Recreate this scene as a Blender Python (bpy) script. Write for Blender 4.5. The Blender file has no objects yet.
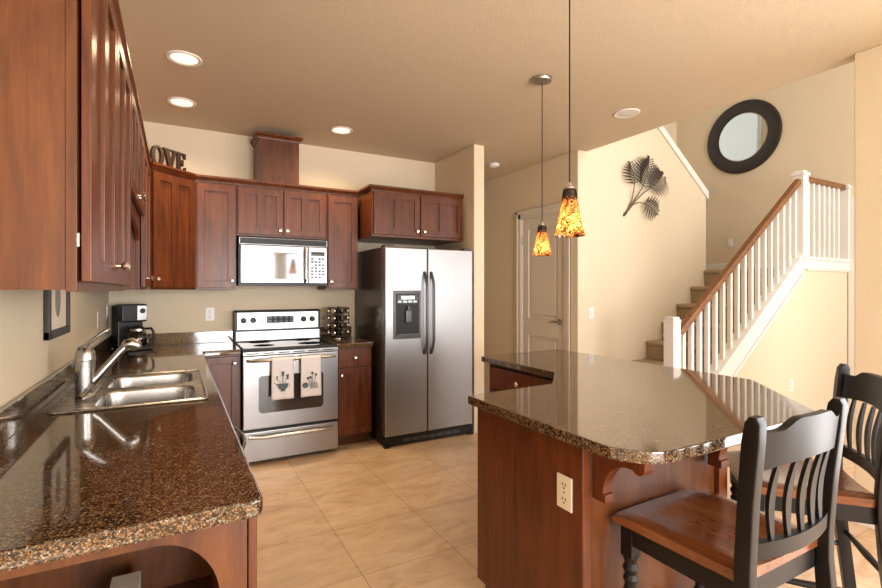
import bpy, bmesh, math, random
from mathutils import Vector, Matrix
random.seed(7)
PI = math.pi
R = math.radians
scn = bpy.context.scene
COL = scn.collection

# ------------------------------------------------------------------ camera, light, exposure
cd = bpy.data.cameras.new('camera')
cam = bpy.data.objects.new('camera', cd)
COL.objects.link(cam)
cam.location = (0.479, -4.678, 1.378)
cam.rotation_euler = (PI / 2, 0, -0.504)
cd.sensor_width = 36.0
cd.sensor_fit = 'HORIZONTAL'
cd.lens = 479.3 / 882 * 36.0
cd.shift_y = -4.1 / 882
cd.clip_start = 0.05
scn.camera = cam

scn.view_settings.view_transform = 'Standard'
scn.view_settings.look = 'None'
scn.view_settings.gamma = 1.0
scn.view_settings.use_curve_mapping = False
scn.view_settings.exposure = 0.34
try:
    scn.cycles.use_denoising = True
    scn.cycles.max_bounces = 10
    scn.cycles.diffuse_bounces = 6
    scn.cycles.sample_clamp_indirect = 6.0
    scn.cycles.caustics_reflective = False
    scn.cycles.caustics_refractive = False
except Exception:
    pass

world = bpy.data.worlds.new('daylight')
world.use_nodes = True
scn.world = world
bgn = world.node_tree.nodes['Background']
bgn.inputs[0].default_value = (1.0, 0.97, 0.92, 1)
bgn.inputs[1].default_value = 1.0


def lamp(name, kind, loc, energy, color, rot=(0, 0, 0), sx=1.0, sy=1.0, **kw):
    d = bpy.data.lights.new(name, kind)
    d.energy = energy
    d.color = color
    if kind == 'AREA':
        d.shape = 'RECTANGLE'
        d.size = sx
        d.size_y = sy
    for k, v in kw.items():
        setattr(d, k, v)
    o = bpy.data.objects.new(name, d)
    o.location = loc
    o.rotation_euler = rot
    COL.objects.link(o)
    return o


DAY = (0.97, 0.98, 1.0)
# daylight coming in at the windows of the rear wall and of the entry hall
lamp('daylight_rear_left', 'AREA', (1.72, -8.36, 1.22), 200, DAY, (R(90), 0, 0), 1.6, 2.1)
lamp('daylight_rear_right', 'AREA', (3.36, -8.36, 1.22), 40, DAY, (R(90), 0, 0), 1.0, 2.1)
lamp('daylight_entry_low', 'AREA', (5.6, -5.36, 1.5), 40, DAY, (R(90), 0, 0), 2.2, 1.9)
lamp('daylight_entry_high', 'AREA', (5.6, -5.36, 4.0), 75, DAY, (R(90), 0, 0), 2.2, 1.5)
lamp('daylight_right_added', 'AREA', (3.985, -5.42, 1.2), 95, DAY, (R(90), 0, R(90)), 2.4, 2.0)  # added daylight from an unseen right-hand opening, brightens the kitchen side
WARM = (1.0, 0.74, 0.45)


# ------------------------------------------------------------------ materials
def newmat(name):
    m = bpy.data.materials.new(name)
    m.use_nodes = True
    nt = m.node_tree
    return m, nt, nt.nodes['Principled BSDF']


def plain(name, col, rough=0.5, metal=0.0, bump=0.0, bscale=200, coat=0.0, spec=None):
    m, nt, b = newmat(name)
    n = nt.nodes.new('ShaderNodeTexNoise')
    n.inputs['Scale'].default_value = bscale
    n.inputs['Detail'].default_value = 3
    tc = nt.nodes.new('ShaderNodeTexCoord')
    nt.links.new(tc.outputs['Object'], n.inputs['Vector'])
    mx = nt.nodes.new('ShaderNodeMixRGB')
    mx.blend_type = 'MULTIPLY'
    mx.inputs[0].default_value = 0.08
    mx.inputs[1].default_value = (*col, 1)
    nt.links.new(n.outputs['Fac'], mx.inputs[2])
    nt.links.new(mx.outputs[0], b.inputs['Base Color'])
    b.inputs['Roughness'].default_value = rough
    b.inputs['Metallic'].default_value = metal
    b.inputs['Coat Weight'].default_value = coat
    if spec is not None:
        b.inputs['Specular IOR Level'].default_value = spec
    if bump > 0:
        bp = nt.nodes.new('ShaderNodeBump')
        bp.inputs['Strength'].default_value = bump
        bp.inputs['Distance'].default_value = 0.004
        nt.links.new(n.outputs['Fac'], bp.inputs['Height'])
        nt.links.new(bp.outputs[0], b.inputs['Normal'])
    return m


def ramp(nt, stops):
    r = nt.nodes.new('ShaderNodeValToRGB')
    els = r.color_ramp.elements
    while len(els) < len(stops):
        els.new(0.5)
    for e, (p, c) in zip(els, stops):
        e.position = p
        e.color = (*c, 1)
    return r


def wood(name, dark, mid, light, scale=(9, 9, 0.9), rough=0.38, coat=0.10, big=1.0):
    m, nt, b = newmat(name)
    tc = nt.nodes.new('ShaderNodeTexCoord')
    mp = nt.nodes.new('ShaderNodeMapping')
    mp.inputs['Scale'].default_value = scale
    nt.links.new(tc.outputs['Object'], mp.inputs['Vector'])
    n = nt.nodes.new('ShaderNodeTexNoise')
    n.inputs['Scale'].default_value = 3.0 * big
    n.inputs['Detail'].default_value = 7
    n.inputs['Roughness'].default_value = 0.62
    n.inputs['Distortion'].default_value = 0.5
    nt.links.new(mp.outputs[0], n.inputs['Vector'])
    r = ramp(nt, [(0.28, dark), (0.5, mid), (0.74, light)])
    nt.links.new(n.outputs['Fac'], r.inputs[0])
    mp2 = nt.nodes.new('ShaderNodeMapping')
    mp2.inputs['Scale'].default_value = (scale[0] * 14, scale[1] * 14, scale[2] * 5)
    nt.links.new(tc.outputs['Object'], mp2.inputs['Vector'])
    n2 = nt.nodes.new('ShaderNodeTexNoise')
    n2.inputs['Scale'].default_value = 2.0
    n2.inputs['Detail'].default_value = 3
    nt.links.new(mp2.outputs[0], n2.inputs['Vector'])
    r2 = ramp(nt, [(0.3, (0.80, 0.78, 0.76)), (0.65, (1.05, 1.05, 1.05))])
    nt.links.new(n2.outputs['Fac'], r2.inputs[0])
    mx = nt.nodes.new('ShaderNodeMixRGB')
    mx.blend_type = 'MULTIPLY'
    mx.inputs[0].default_value = 0.8
    nt.links.new(r.outputs[0], mx.inputs[1])
    nt.links.new(r2.outputs[0], mx.inputs[2])
    nt.links.new(mx.outputs[0], b.inputs['Base Color'])
    b.inputs['Roughness'].default_value = rough
    b.inputs['Coat Weight'].default_value = coat
    b.inputs['Coat Roughness'].default_value = 0.18
    b.inputs['Specular IOR Level'].default_value = 0.4
    return m


def granite(name, tint=1.0):
    m, nt, b = newmat(name)
    tc = nt.nodes.new('ShaderNodeTexCoord')
    v = nt.nodes.new('ShaderNodeTexVoronoi')
    v.inputs['Scale'].default_value = 330
    nt.links.new(tc.outputs['Object'], v.inputs['Vector'])
    v2 = nt.nodes.new('ShaderNodeTexVoronoi')
    v2.inputs['Scale'].default_value = 170
    nt.links.new(tc.outputs['Object'], v2.inputs['Vector'])
    sp = nt.nodes.new('ShaderNodeSeparateColor')
    nt.links.new(v.outputs['Color'], sp.inputs[0])
    sp2 = nt.nodes.new('ShaderNodeSeparateColor')
    nt.links.new(v2.outputs['Color'], sp2.inputs[0])
    r = ramp(nt, [(0.0, (0.012, 0.009, 0.007)), (0.22, (0.045, 0.024, 0.013)), (0.45, (0.15, 0.074, 0.028)),
                  (0.72, (0.215, 0.130, 0.058)), (0.90, (0.235, 0.22, 0.195))])
    r.color_ramp.interpolation = 'CONSTANT'
    nt.links.new(sp.outputs[0], r.inputs[0])
    r2 = ramp(nt, [(0.0, (0.18, 0.16, 0.15)), (0.2, (0.8, 0.8, 0.8)), (0.6, (1.0, 1.0, 1.0)), (0.88, (1.35, 1.3, 1.25))])
    r2.color_ramp.interpolation = 'CONSTANT'
    nt.links.new(sp2.outputs[1], r2.inputs[0])
    mx = nt.nodes.new('ShaderNodeMixRGB')
    mx.blend_type = 'MULTIPLY'
    mx.inputs[0].default_value = 0.85
    nt.links.new(r.outputs[0], mx.inputs[1])
    nt.links.new(r2.outputs[0], mx.inputs[2])
    nt.links.new(mx.outputs[0], b.inputs['Base Color'])
    b.inputs['Roughness'].default_value = 0.07
    b.inputs['Specular IOR Level'].default_value = 0.75
    b.inputs['Coat Weight'].default_value = 0.35
    b.inputs['Coat Roughness'].default_value = 0.04
    return m


def tiles(name):
    m, nt, b = newmat(name)
    tc = nt.nodes.new('ShaderNodeTexCoord')
    mp = nt.nodes.new('ShaderNodeMapping')
    mp.inputs['Location'].default_value = (-1.265 + 0.507 * 20, 1.485 + 0.492 * 20, 0)
    nt.links.new(tc.outputs['Object'], mp.inputs['Vector'])
    br = nt.nodes.new('ShaderNodeTexBrick')
    br.offset = 0.0
    br.inputs['Scale'].default_value = 1.0
    br.inputs['Brick Width'].default_value = 0.507
    br.inputs['Row Height'].default_value = 0.492
    br.inputs['Mortar Size'].default_value = 0.0026
    br.inputs['Mortar Smooth'].default_value = 0.2
    br.inputs['Bias'].default_value = 0.0
    br.inputs['Color1'].default_value = (0.92, 0.92, 0.92, 1)
    br.inputs['Color2'].default_value = (1.06, 1.04, 1.02, 1)
    br.inputs['Mortar'].default_value = (0.60, 0.54, 0.48, 1)
    nt.links.new(mp.outputs[0], br.inputs['Vector'])
    n = nt.nodes.new('ShaderNodeTexNoise')
    n.inputs['Scale'].default_value = 4.5
    n.inputs['Detail'].default_value = 9
    n.inputs['Roughness'].default_value = 0.65
    n.inputs['Distortion'].default_value = 0.7
    mp2 = nt.nodes.new('ShaderNodeMapping')
    mp2.inputs['Scale'].default_value = (1, 2.2, 1)
    nt.links.new(tc.outputs['Object'], mp2.inputs['Vector'])
    nt.links.new(mp2.outputs[0], n.inputs['Vector'])
    r = ramp(nt, [(0.28, (0.51, 0.325, 0.19)), (0.48, (0.64, 0.46, 0.305)), (0.72, (0.73, 0.57, 0.41))])
    nt.links.new(n.outputs['Fac'], r.inputs[0])
    mx = nt.nodes.new('ShaderNodeMixRGB')
    mx.blend_type = 'MULTIPLY'
    mx.inputs[0].default_value = 1.0
    nt.links.new(r.outputs[0], mx.inputs[1])
    nt.links.new(br.outputs['Color'], mx.inputs[2])
    nt.links.new(mx.outputs[0], b.inputs['Base Color'])
    b.inputs['Roughness'].default_value = 0.36
    bp = nt.nodes.new('ShaderNodeBump')
    bp.inputs['Strength'].default_value = 0.5
    bp.inputs['Distance'].default_value = 0.003
    bp.invert = True
    nt.links.new(br.outputs['Fac'], bp.inputs['Height'])
    nt.links.new(bp.outputs[0], b.inputs['Normal'])
    return m


def steel(name, col=(0.36, 0.36, 0.365), rough=0.30, stretch=(2, 2, 160)):
    m, nt, b = newmat(name)
    tc = nt.nodes.new('ShaderNodeTexCoord')
    mp = nt.nodes.new('ShaderNodeMapping')
    mp.inputs['Scale'].default_value = stretch
    nt.links.new(tc.outputs['Object'], mp.inputs['Vector'])
    n = nt.nodes.new('ShaderNodeTexNoise')
    n.inputs['Scale'].default_value = 3
    n.inputs['Detail'].default_value = 4
    nt.links.new(mp.outputs[0], n.inputs['Vector'])
    mr = nt.nodes.new('ShaderNodeMapRange')
    mr.inputs['To Min'].default_value = rough * 0.8
    mr.inputs['To Max'].default_value = rough * 1.25
    nt.links.new(n.outputs['Fac'], mr.inputs['Value'])
    nt.links.new(mr.outputs[0], b.inputs['Roughness'])
    b.inputs['Base Color'].default_value = (*col, 1)
    b.inputs['Metallic'].default_value = 1.0
    b.inputs['Anisotropic'].default_value = 0.5
    return m


def emit(name, col, strength):
    m, nt, b = newmat(name)
    b.inputs['Base Color'].default_value = (*col, 1)
    b.inputs['Emission Color'].default_value = (*col, 1)
    b.inputs['Emission Strength'].default_value = strength
    return m


def glass(name, tint=(1, 1, 1), alpha=0.2, rough=0.02):
    m, nt, b = newmat(name)
    tr = nt.nodes.new('ShaderNodeBsdfTransparent')
    tr.inputs[0].default_value = (*tint, 1)
    gl = nt.nodes.new('ShaderNodeBsdfGlossy')
    gl.inputs['Roughness'].default_value = rough
    mx = nt.nodes.new('ShaderNodeMixShader')
    lw = nt.nodes.new('ShaderNodeLayerWeight')
    pw = nt.nodes.new('ShaderNodeMath')
    pw.operation = 'POWER'
    pw.inputs[1].default_value = 3.0
    nt.links.new(lw.outputs['Facing'], pw.inputs[0])
    ad = nt.nodes.new('ShaderNodeMath')
    ad.operation = 'MULTIPLY_ADD'
    ad.inputs[1].default_value = alpha
    ad.inputs[2].default_value = 0.05
    ad.use_clamp = True
    nt.links.new(pw.outputs[0], ad.inputs[0])
    nt.links.new(ad.outputs[0], mx.inputs[0])
    nt.links.new(tr.outputs[0], mx.inputs[1])
    nt.links.new(gl.outputs[0], mx.inputs[2])
    nt.links.new(mx.outputs[0], nt.nodes['Material Output'].inputs['Surface'])
    return m


def art_glass(name):
    # mottled amber and brown blown glass of the pendant shades, lit by the bulb inside
    m, nt, b = newmat(name)
    tc = nt.nodes.new('ShaderNodeTexCoord')
    n = nt.nodes.new('ShaderNodeTexNoise')
    n.inputs['Scale'].default_value = 75
    n.inputs['Detail'].default_value = 4
    n.inputs['Distortion'].default_value = 1.2
    nt.links.new(tc.outputs['Object'], n.inputs['Vector'])
    sx = nt.nodes.new('ShaderNodeSeparateXYZ')
    nt.links.new(tc.outputs['Object'], sx.inputs[0])
    zr = ramp(nt, [(0.0, (0.10, 0.10, 0.10)), (0.20, (0.02, 0.02, 0.02)), (0.45, (0.0, 0.0, 0.0)), (0.72, (0.04, 0.04, 0.04)), (0.92, (0.30, 0.30, 0.30))])
    mr = nt.nodes.new('ShaderNodeMapRange')
    mr.inputs['From Min'].default_value = 0.0
    mr.inputs['From Max'].default_value = 0.2
    nt.links.new(sx.outputs['Z'], mr.inputs['Value'])
    nt.links.new(mr.outputs[0], zr.inputs[0])
    sub = nt.nodes.new('ShaderNodeMath')
    sub.operation = 'SUBTRACT'
    nt.links.new(n.outputs['Fac'], sub.inputs[0])
    nt.links.new(zr.outputs[0], sub.inputs[1])
    r = ramp(nt, [(0.30, (0.018, 0.006, 0.002)), (0.41, (0.12, 0.03, 0.006)), (0.48, (0.52, 0.19, 0.035)), (0.60, (0.90, 0.58, 0.22))])
    nt.links.new(sub.outputs[0], r.inputs[0])
    tl = nt.nodes.new('ShaderNodeBsdfTranslucent')
    nt.links.new(r.outputs[0], tl.inputs[0])
    df = nt.nodes.new('ShaderNodeBsdfDiffuse')
    nt.links.new(r.outputs[0], df.inputs[0])
    gl = nt.nodes.new('ShaderNodeBsdfGlossy')
    gl.inputs['Roughness'].default_value = 0.1
    m1 = nt.nodes.new('ShaderNodeMixShader')
    m1.inputs[0].default_value = 0.25
    nt.links.new(tl.outputs[0], m1.inputs[1])
    nt.links.new(df.outputs[0], m1.inputs[2])
    m2 = nt.nodes.new('ShaderNodeMixShader')
    m2.inputs[0].default_value = 0.06
    nt.links.new(m1.outputs[0], m2.inputs[1])
    nt.links.new(gl.outputs[0], m2.inputs[2])
    nt.links.new(m2.outputs[0], nt.nodes['Material Output'].inputs['Surface'])
    return m


def carpet(name):
    m, nt, b = newmat(name)
    tc = nt.nodes.new('ShaderNodeTexCoord')
    n = nt.nodes.new('ShaderNodeTexNoise')
    n.inputs['Scale'].default_value = 130
    n.inputs['Detail'].default_value = 4
    nt.links.new(tc.outputs['Object'], n.inputs['Vector'])
    r = ramp(nt, [(0.3, (0.22, 0.15, 0.09)), (0.7, (0.50, 0.38, 0.25))])
    nt.links.new(n.outputs['Fac'], r.inputs[0])
    nt.links.new(r.outputs[0], b.inputs['Base Color'])
    b.inputs['Roughness'].default_value = 0.95
    bp = nt.nodes.new('ShaderNodeBump')
    bp.inputs['Strength'].default_value = 0.8
    bp.inputs['Distance'].default_value = 0.006
    nt.links.new(n.outputs['Fac'], bp.inputs['Height'])
    nt.links.new(bp.outputs[0], b.inputs['Normal'])
    return m


M = {}
M['paint'] = plain('beige_wall_paint', (0.735, 0.63, 0.465), 0.75, bump=0.25, bscale=160)
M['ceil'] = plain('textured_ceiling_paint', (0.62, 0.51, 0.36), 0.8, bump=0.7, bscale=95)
M['white'] = plain('white_trim_paint', (0.82, 0.80, 0.77), 0.4)
M['door_white'] = plain('door_paint', (0.74, 0.68, 0.59), 0.4)
M['floor'] = tiles('travertine_tile')
M['wood'] = wood('cherry_wood', (0.0506, 0.0113, 0.0029), (0.1144, 0.0279, 0.0066), (0.1684, 0.0450, 0.0110))
M['wood_lite'] = wood('cherry_panel_wood', (0.0426, 0.0117, 0.0029), (0.0991, 0.0293, 0.0069), (0.1523, 0.0497, 0.0124), scale=(5, 5, 0.8))
M['kick'] = wood('dark_kick_wood', (0.05, 0.015, 0.007), (0.09, 0.026, 0.011), (0.12, 0.036, 0.015))
M['rail'] = wood('oak_handrail_wood', (0.1360, 0.0527, 0.0170), (0.2125, 0.0850, 0.0289), (0.2805, 0.1190, 0.0425), scale=(3, 9, 9))
M['seat'] = wood('seat_wood', (0.1040, 0.0304, 0.0096), (0.1720, 0.0544, 0.0168), (0.2400, 0.0880, 0.0288), scale=(7, 1.2, 7), rough=0.2, coat=0.5)
M['granite'] = granite('speckled_granite')
M['steel'] = steel('brushed_steel')
M['steel_v'] = steel('brushed_steel_upright', (0.34, 0.34, 0.35), 0.38, (160, 160, 2))
M['sink'] = steel('sink_steel', (0.42, 0.40, 0.38), 0.26, (2, 30, 2))
M['nickel'] = steel('brushed_nickel', (0.44, 0.42, 0.39), 0.27, (2, 2, 2))
M['knob'] = steel('knob_nickel', (0.80, 0.74, 0.66), 0.16, (2, 2, 2))
M['black'] = plain('black_plastic', (0.010, 0.010, 0.011), 0.35, spec=0.3)
M['blackglass'] = plain('black_glass', (0.006, 0.006, 0.007), 0.10, spec=0.35)
M['cooktop'] = plain('black_enamel', (0.008, 0.008, 0.009), 0.45, spec=0.3)
M['dark_side'] = plain('dark_enamel', (0.030, 0.022, 0.018), 0.22)
M['handle_dark'] = plain('charcoal_handle', (0.055, 0.055, 0.058), 0.3)
M['chair'] = plain('black_chair_lacquer', (0.009, 0.008, 0.008), 0.36, spec=0.3)
M['iron'] = plain('dark_iron', (0.02, 0.018, 0.016), 0.4, metal=0.6)
M['espresso'] = plain('espresso_frame', (0.022, 0.015, 0.011), 0.45)
M['letter'] = plain('dark_bronze_letter', (0.022, 0.010, 0.007), 0.5)
M['plate'] = plain('ivory_plate', (0.80, 0.75, 0.64), 0.35)
M['plate_w'] = plain('white_plate', (0.82, 0.81, 0.79), 0.35)
M['slot'] = plain('dark_slot', (0.05, 0.045, 0.04), 0.5)
M['towel'] = plain('cotton_towel', (0.78, 0.74, 0.75), 0.9, bump=0.5, bscale=420)
M['print'] = plain('slate_print', (0.10, 0.12, 0.14), 0.9)
M['print2'] = plain('grey_print', (0.36, 0.34, 0.35), 0.9)
M['mirror'] = plain('mirror_silver', (0.66, 0.68, 0.65), 0.03, metal=1.0)
M['leaf'] = plain('pewter_leaf', (0.11, 0.092, 0.078), 0.42, metal=0.6)
M['stem'] = plain('bronze_stem', (0.14, 0.09, 0.05), 0.4, metal=0.6)
M['glass'] = glass('clear_glass', (0.97, 0.98, 0.98), 0.35)
M['dkglass'] = glass('smoked_carafe_glass', (0.55, 0.52, 0.5), 0.5)
M['shade'] = art_glass('mottled_amber_glass')
M['bulb'] = emit('warm_bulb', (1.0, 0.66, 0.32), 5.0)
M['bulb_can'] = emit('downlight_lens', (1.0, 0.78, 0.50), 1.3)
M['bulb_off'] = plain('unlit_lamp', (0.75, 0.71, 0.64), 0.5)
M['carpet'] = carpet('brown_carpet')
M['button'] = plain('dark_button', (0.04, 0.042, 0.045), 0.4)
M['display'] = plain('dark_display', (0.01, 0.02, 0.02), 0.1)
M['paper'] = plain('cream_paper', (0.78, 0.70, 0.58), 0.8)
M['ink'] = plain('picture_ink', (0.28, 0.26, 0.22), 0.8)
M['spice'] = plain('dark_spice', (0.03, 0.02, 0.015), 0.15)
M['oven_glass'] = plain('oven_window_glass', (0.045, 0.035, 0.03), 0.06, coat=0.5)
M['mw_glass'] = plain('microwave_window', (0.22, 0.225, 0.235), 0.06, metal=0.7)
M['burner'] = plain('burner_ring', (0.05, 0.05, 0.05), 0.3)


# ------------------------------------------------------------------ mesh builder
class MB:
    def __init__(self):
        self.bm = bmesh.new()

    def box(self, x0, x1, y0, y1, z0, z1, bev=0.0, seg=2, mat=None):
        t = bmesh.new()
        bmesh.ops.create_cube(t, size=1.0)
        for v in t.verts:
            v.co = Vector((x0 + (v.co.x + .5) * (x1 - x0), y0 + (v.co.y + .5) * (y1 - y0), z0 + (v.co.z + .5) * (z1 - z0)))
        if bev > 0:
            bmesh.ops.bevel(t, geom=t.edges[:], offset=bev, segments=seg, profile=0.5, affect='EDGES')
        self.merge(t, mat)
        return self

    def merge(self, t, mat=None):
        mp = {}
        for v in t.verts:
            mp[v] = self.bm.verts.new(mat @ v.co if mat is not None else v.co)
        for f in t.faces:
            try:
                self.bm.faces.new([mp[v] for v in f.verts])
            except ValueError:
                pass
        t.free()

    def loops(self, rings, cap0=True, cap1=True, closed=False):
        vr = [[self.bm.verts.new(c) for c in r] for r in rings]
        n = len(vr[0])
        m = len(vr)
        for i in range(m if closed else m - 1):
            a, b = vr[i], vr[(i + 1) % m]
            for k in range(n):
                self.bm.faces.new([a[k], a[(k + 1) % n], b[(k + 1) % n], b[k]])
        if not closed:
            if cap0:
                self.bm.faces.new(list(reversed(vr[0])))
            if cap1:
                self.bm.faces.new(vr[-1])
        return self

    def tube(self, pts, r, seg=10, closed=False, caps=True, flat=None):
        pts = [Vector(p) for p in pts]
        n = len(pts)
        rs = r if isinstance(r, (list, tuple)) else [r] * n
        rings = []
        prev = None
        for i, p in enumerate(pts):
            if closed:
                d = pts[(i + 1) % n] - pts[i - 1]
            else:
                d = pts[min(i + 1, n - 1)] - pts[max(i - 1, 0)]
            d.normalize()
            if prev is None:
                up = Vector((0, 0, 1)) if abs(d.z) < 0.95 else Vector((0, 1, 0))
                a = d.cross(up).normalized()
            else:
                a = (prev - d * prev.dot(d)).normalized()
            prev = a
            b = d.cross(a)
            fa, fb = flat if flat else (1, 1)
            rings.append([p + (a * math.cos(2 * PI * k / seg) * fa + b * math.sin(2 * PI * k / seg) * fb) * rs[i] for k in range(seg)])
        return self.loops(rings, caps, caps, closed)

    def cyl(self, p0, p1, r0, r1=None, seg=24):
        return self.tube([p0, p1], [r0, r0 if r1 is None else r1], seg)

    def rev(self, prof, org=(0, 0, 0), axis='Z', seg=28, caps=True):
        # prof: list of (radius, height along the axis)
        o = Vector(org)
        A = {'Z': (Vector((1, 0, 0)), Vector((0, 1, 0)), Vector((0, 0, 1))),
             '-Y': (Vector((1, 0, 0)), Vector((0, 0, 1)), Vector((0, -1, 0))),
             'X': (Vector((0, 1, 0)), Vector((0, 0, 1)), Vector((1, 0, 0)))}[axis]
        rings = []
        for r, h in prof:
            rings.append([o + A[2] * h + (A[0] * math.cos(2 * PI * k / seg) + A[1] * math.sin(2 * PI * k / seg)) * max(r, 1e-5) for k in range(seg)])
        return self.loops(rings, caps, caps)

    def prism(self, poly, h0, h1, axis='Z', bev=0.0, mat=None):
        t = bmesh.new()

        def P(a, b, h):
            return {'Z': (a, b, h), 'Y': (a, h, b), 'X': (h, a, b)}[axis]
        lo = [t.verts.new(P(a, b, h0)) for a, b in poly]
        hi = [t.verts.new(P(a, b, h1)) for a, b in poly]
        n = len(poly)
        t.faces.new(list(reversed(lo)))
        t.faces.new(hi)
        for k in range(n):
            t.faces.new([lo[k], lo[(k + 1) % n], hi[(k + 1) % n], hi[k]])
        bmesh.ops.recalc_face_normals(t, faces=t.faces[:])
        if bev > 0:
            bmesh.ops.bevel(t, geom=t.edges[:], offset=bev, segments=2, profile=0.5, affect='EDGES')
        self.merge(t, mat)
        return self

    def build(self, name, mat, parent=None, loc=(0, 0, 0), rot=(0, 0, 0), smooth=35):
        bmesh.ops.recalc_face_normals(self.bm, faces=self.bm.faces[:])
        me = bpy.data.meshes.new(name)
        self.bm.to_mesh(me)
        self.bm.free()
        me.materials.append(mat)
        if smooth:
            me.polygons.foreach_set('use_smooth', [True] * len(me.polygons))
            try:
                me.set_sharp_from_angle(angle=R(smooth))
            except Exception:
                pass
        o = bpy.data.objects.new(name, me)
        COL.objects.link(o)
        o.location = loc
        o.rotation_euler = rot
        if smooth:
            wn = o.modifiers.new('weighted_normal', 'WEIGHTED_NORMAL')
            wn.keep_sharp = True
            wn.weight = 80
        if parent is not None:
            o.parent = parent
        return o


def tag(o, label, cat, group=None):
    o['label'] = label
    o['category'] = cat
    if group:
        o['group'] = group
    return o


def thing(name, label, cat, loc=(0, 0, 0), rz=0.0, group=None):
    o = bpy.data.objects.new(name, None)
    o.empty_display_size = 0.1
    COL.objects.link(o)
    o.location = loc
    o.rotation_euler = (0, 0, rz)
    return tag(o, label, cat, group)


def struct(mb, name, mat, **kw):
    o = mb.build(name, mat, **kw)
    o['kind'] = 'structure'
    return o


def dup(root, loc=None, rz=None, label=None, group=None):
    r = root.copy()
    COL.objects.link(r)
    if loc is not None:
        r.location = loc
    if rz is not None:
        r.rotation_euler = (0, 0, rz)
    if label:
        r['label'] = label
    if group:
        r['group'] = group
    for ch in list(root.children):
        c = ch.copy()
        COL.objects.link(c)
        c.parent = r
        for g in list(ch.children):
            d = g.copy()
            COL.objects.link(d)
            d.parent = c
    return r


def arc(cx, cy, r, a0, a1, n):
    return [(cx + r * math.cos(R(a0 + (a1 - a0) * i / n)), cy + r * math.sin(R(a0 + (a1 - a0) * i / n))) for i in range(n + 1)]


# ================================================================== the room
HC = 2.78          # kitchen ceiling
HS = 5.2           # stairwell ceiling
XO = 4.0           # plane of the hall wall, the stair opening and the wall right of it
YL = -1.133        # wall with the leaf ornament
YB = -2.178        # balustrade line
XM = 7.0           # wall with the round mirror
struct(MB().box(-0.12, 7.2, -8.6, 1.4, -0.1, 0.0), 'floor', M['floor'], smooth=0)
struct(MB().box(-0.12, XO + .12, -8.6, 1.4, HC, HC + 0.25), 'ceiling', M['ceil'], smooth=0)
struct(MB().box(XO, 7.2, -5.6, 0.0, HS, HS + 0.2), 'ceiling_stairwell', M['ceil'], smooth=0)
struct(MB().box(-0.12, 0.0, -8.6, 0.12, 0, HC), 'wall_left', M['paint'], smooth=0)
struct(MB().box(0.0, 2.98, 0.0, 0.12, 0, HC), 'wall_back', M['paint'], smooth=0)
struct(MB().box(2.98, 3.10, -0.80, 0.12, 0, HC, 0.008), 'wall_partition', M['paint'], smooth=30)
struct(MB().box(2.98, XO + 0.12, 1.2, 1.32, 0, HC), 'wall_hall_end', M['paint'], smooth=0)
struct(MB().box(2.98, 3.10, 0.12, 1.2, 0, HC), 'wall_hall_left', M['paint'], smooth=0)
# hall wall with the doorway left open (door y -0.99 .. -0.25)
DY0, DY1, DH = -0.955, -0.245, 2.20
hw = MB()
hw.box(XO, XO + 0.12, DY1, 1.2, 0, HC)
hw.box(XO, XO + 0.12, DY0, DY1, DH, HC)
hw.box(XO, XO + 0.1, YL, DY0, 0, HC)
struct(hw, 'wall_hall', M['paint'], smooth=0)
struct(MB().box(XO, XO + 0.12, -5.6, 0.0, HC + .25, HS), 'wall_stairwell_above', M['paint'], smooth=0)
struct(MB().box(XO, XO + 0.12, -4.17, -3.37, 0, HC, 0.008).box(XO, XO + .12, -8.48, -6.67, 0, HC).box(XO, XO + .12, -6.67, -4.17, 2.25, HC).box(XO, XO + .12, -6.67, -4.17, 0, .12), 'wall_right', M['paint'], smooth=30)
# leaf wall: its top slopes with the upper flight
struct(MB().prism([(XO + 0.10, 0), (6.109, 0), (6.109, 2.50), (5.256, 3.16), (XO + 0.12, 4.04), (XO + 0.10, 4.04)], YL, YL + 0.11, 'Y'), 'wall_stair', M['paint'], smooth=0)
struct(MB().box(XM, XM + 0.12, -5.6, 0.0, 0, HS), 'wall_mirror', M['paint'], smooth=0)
struct(MB().box(XO + 0.12, 4.40, -0.12, 0.0, 0, HS).box(6.50, XM, -0.12, 0.0, 0, HS).box(4.40, 6.50, -0.12, 0.0, 0, 3.3).box(4.40, 6.50, -0.12, 0.0, 4.7, HS), 'wall_stairwell_back', M['paint'], smooth=0)
# sloped white cap on the leaf wall
struct(MB().prism([(6.135, 2.48), (6.135, 2.575), (4.12, 4.13), (4.12, 4.04)], YL - 0.02, YL + 0.13, 'Y', 0.004), 'trim_1', M['white'])
# wall under the stairs and the landing: knee wall below the balustrade
struct(MB().prism([(4.06, 0), (XM, 0), (XM, 1.60), (6.03, 1.60), (4.06, 0.11)], YB - 0.03, YB + 0.03, 'Y'), 'wall_under_stair', M['paint'], smooth=0)
# rear wall with two tall windows
W1, W2 = (0.92, 2.52), (2.86, 3.86)
rw = MB()
for a, b in ((0.0, W1[0]), (W1[1], W2[0]), (W2[1], 4.12)):
    rw.box(a, b, -8.6, -8.48, 0, HC)
for a, b in (W1, W2):
    rw.box(a, b, -8.6, -8.48, 2.28, HC)
    rw.box(a, b, -8.6, -8.48, 0, 0.16)
struct(rw, 'wall_rear', M['paint'], smooth=0)
# entry wall with windows, out of the picture to the right
ew = MB()
E0, E1 = 4.5, 6.7
ew.box(XO + 0.12, E0, -5.6, -5.48, 0, HS)
ew.box(E1, XM, -5.6, -5.48, 0, HS)
ew.box(E0, E1, -5.6, -5.48, 0, 0.5)
ew.box(E0, E1, -5.6, -5.48, 2.45, 3.25)
ew.box(E0, E1, -5.6, -5.48, 4.75, HS)
struct(ew, 'wall_entry', M['paint'], smooth=0)


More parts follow.
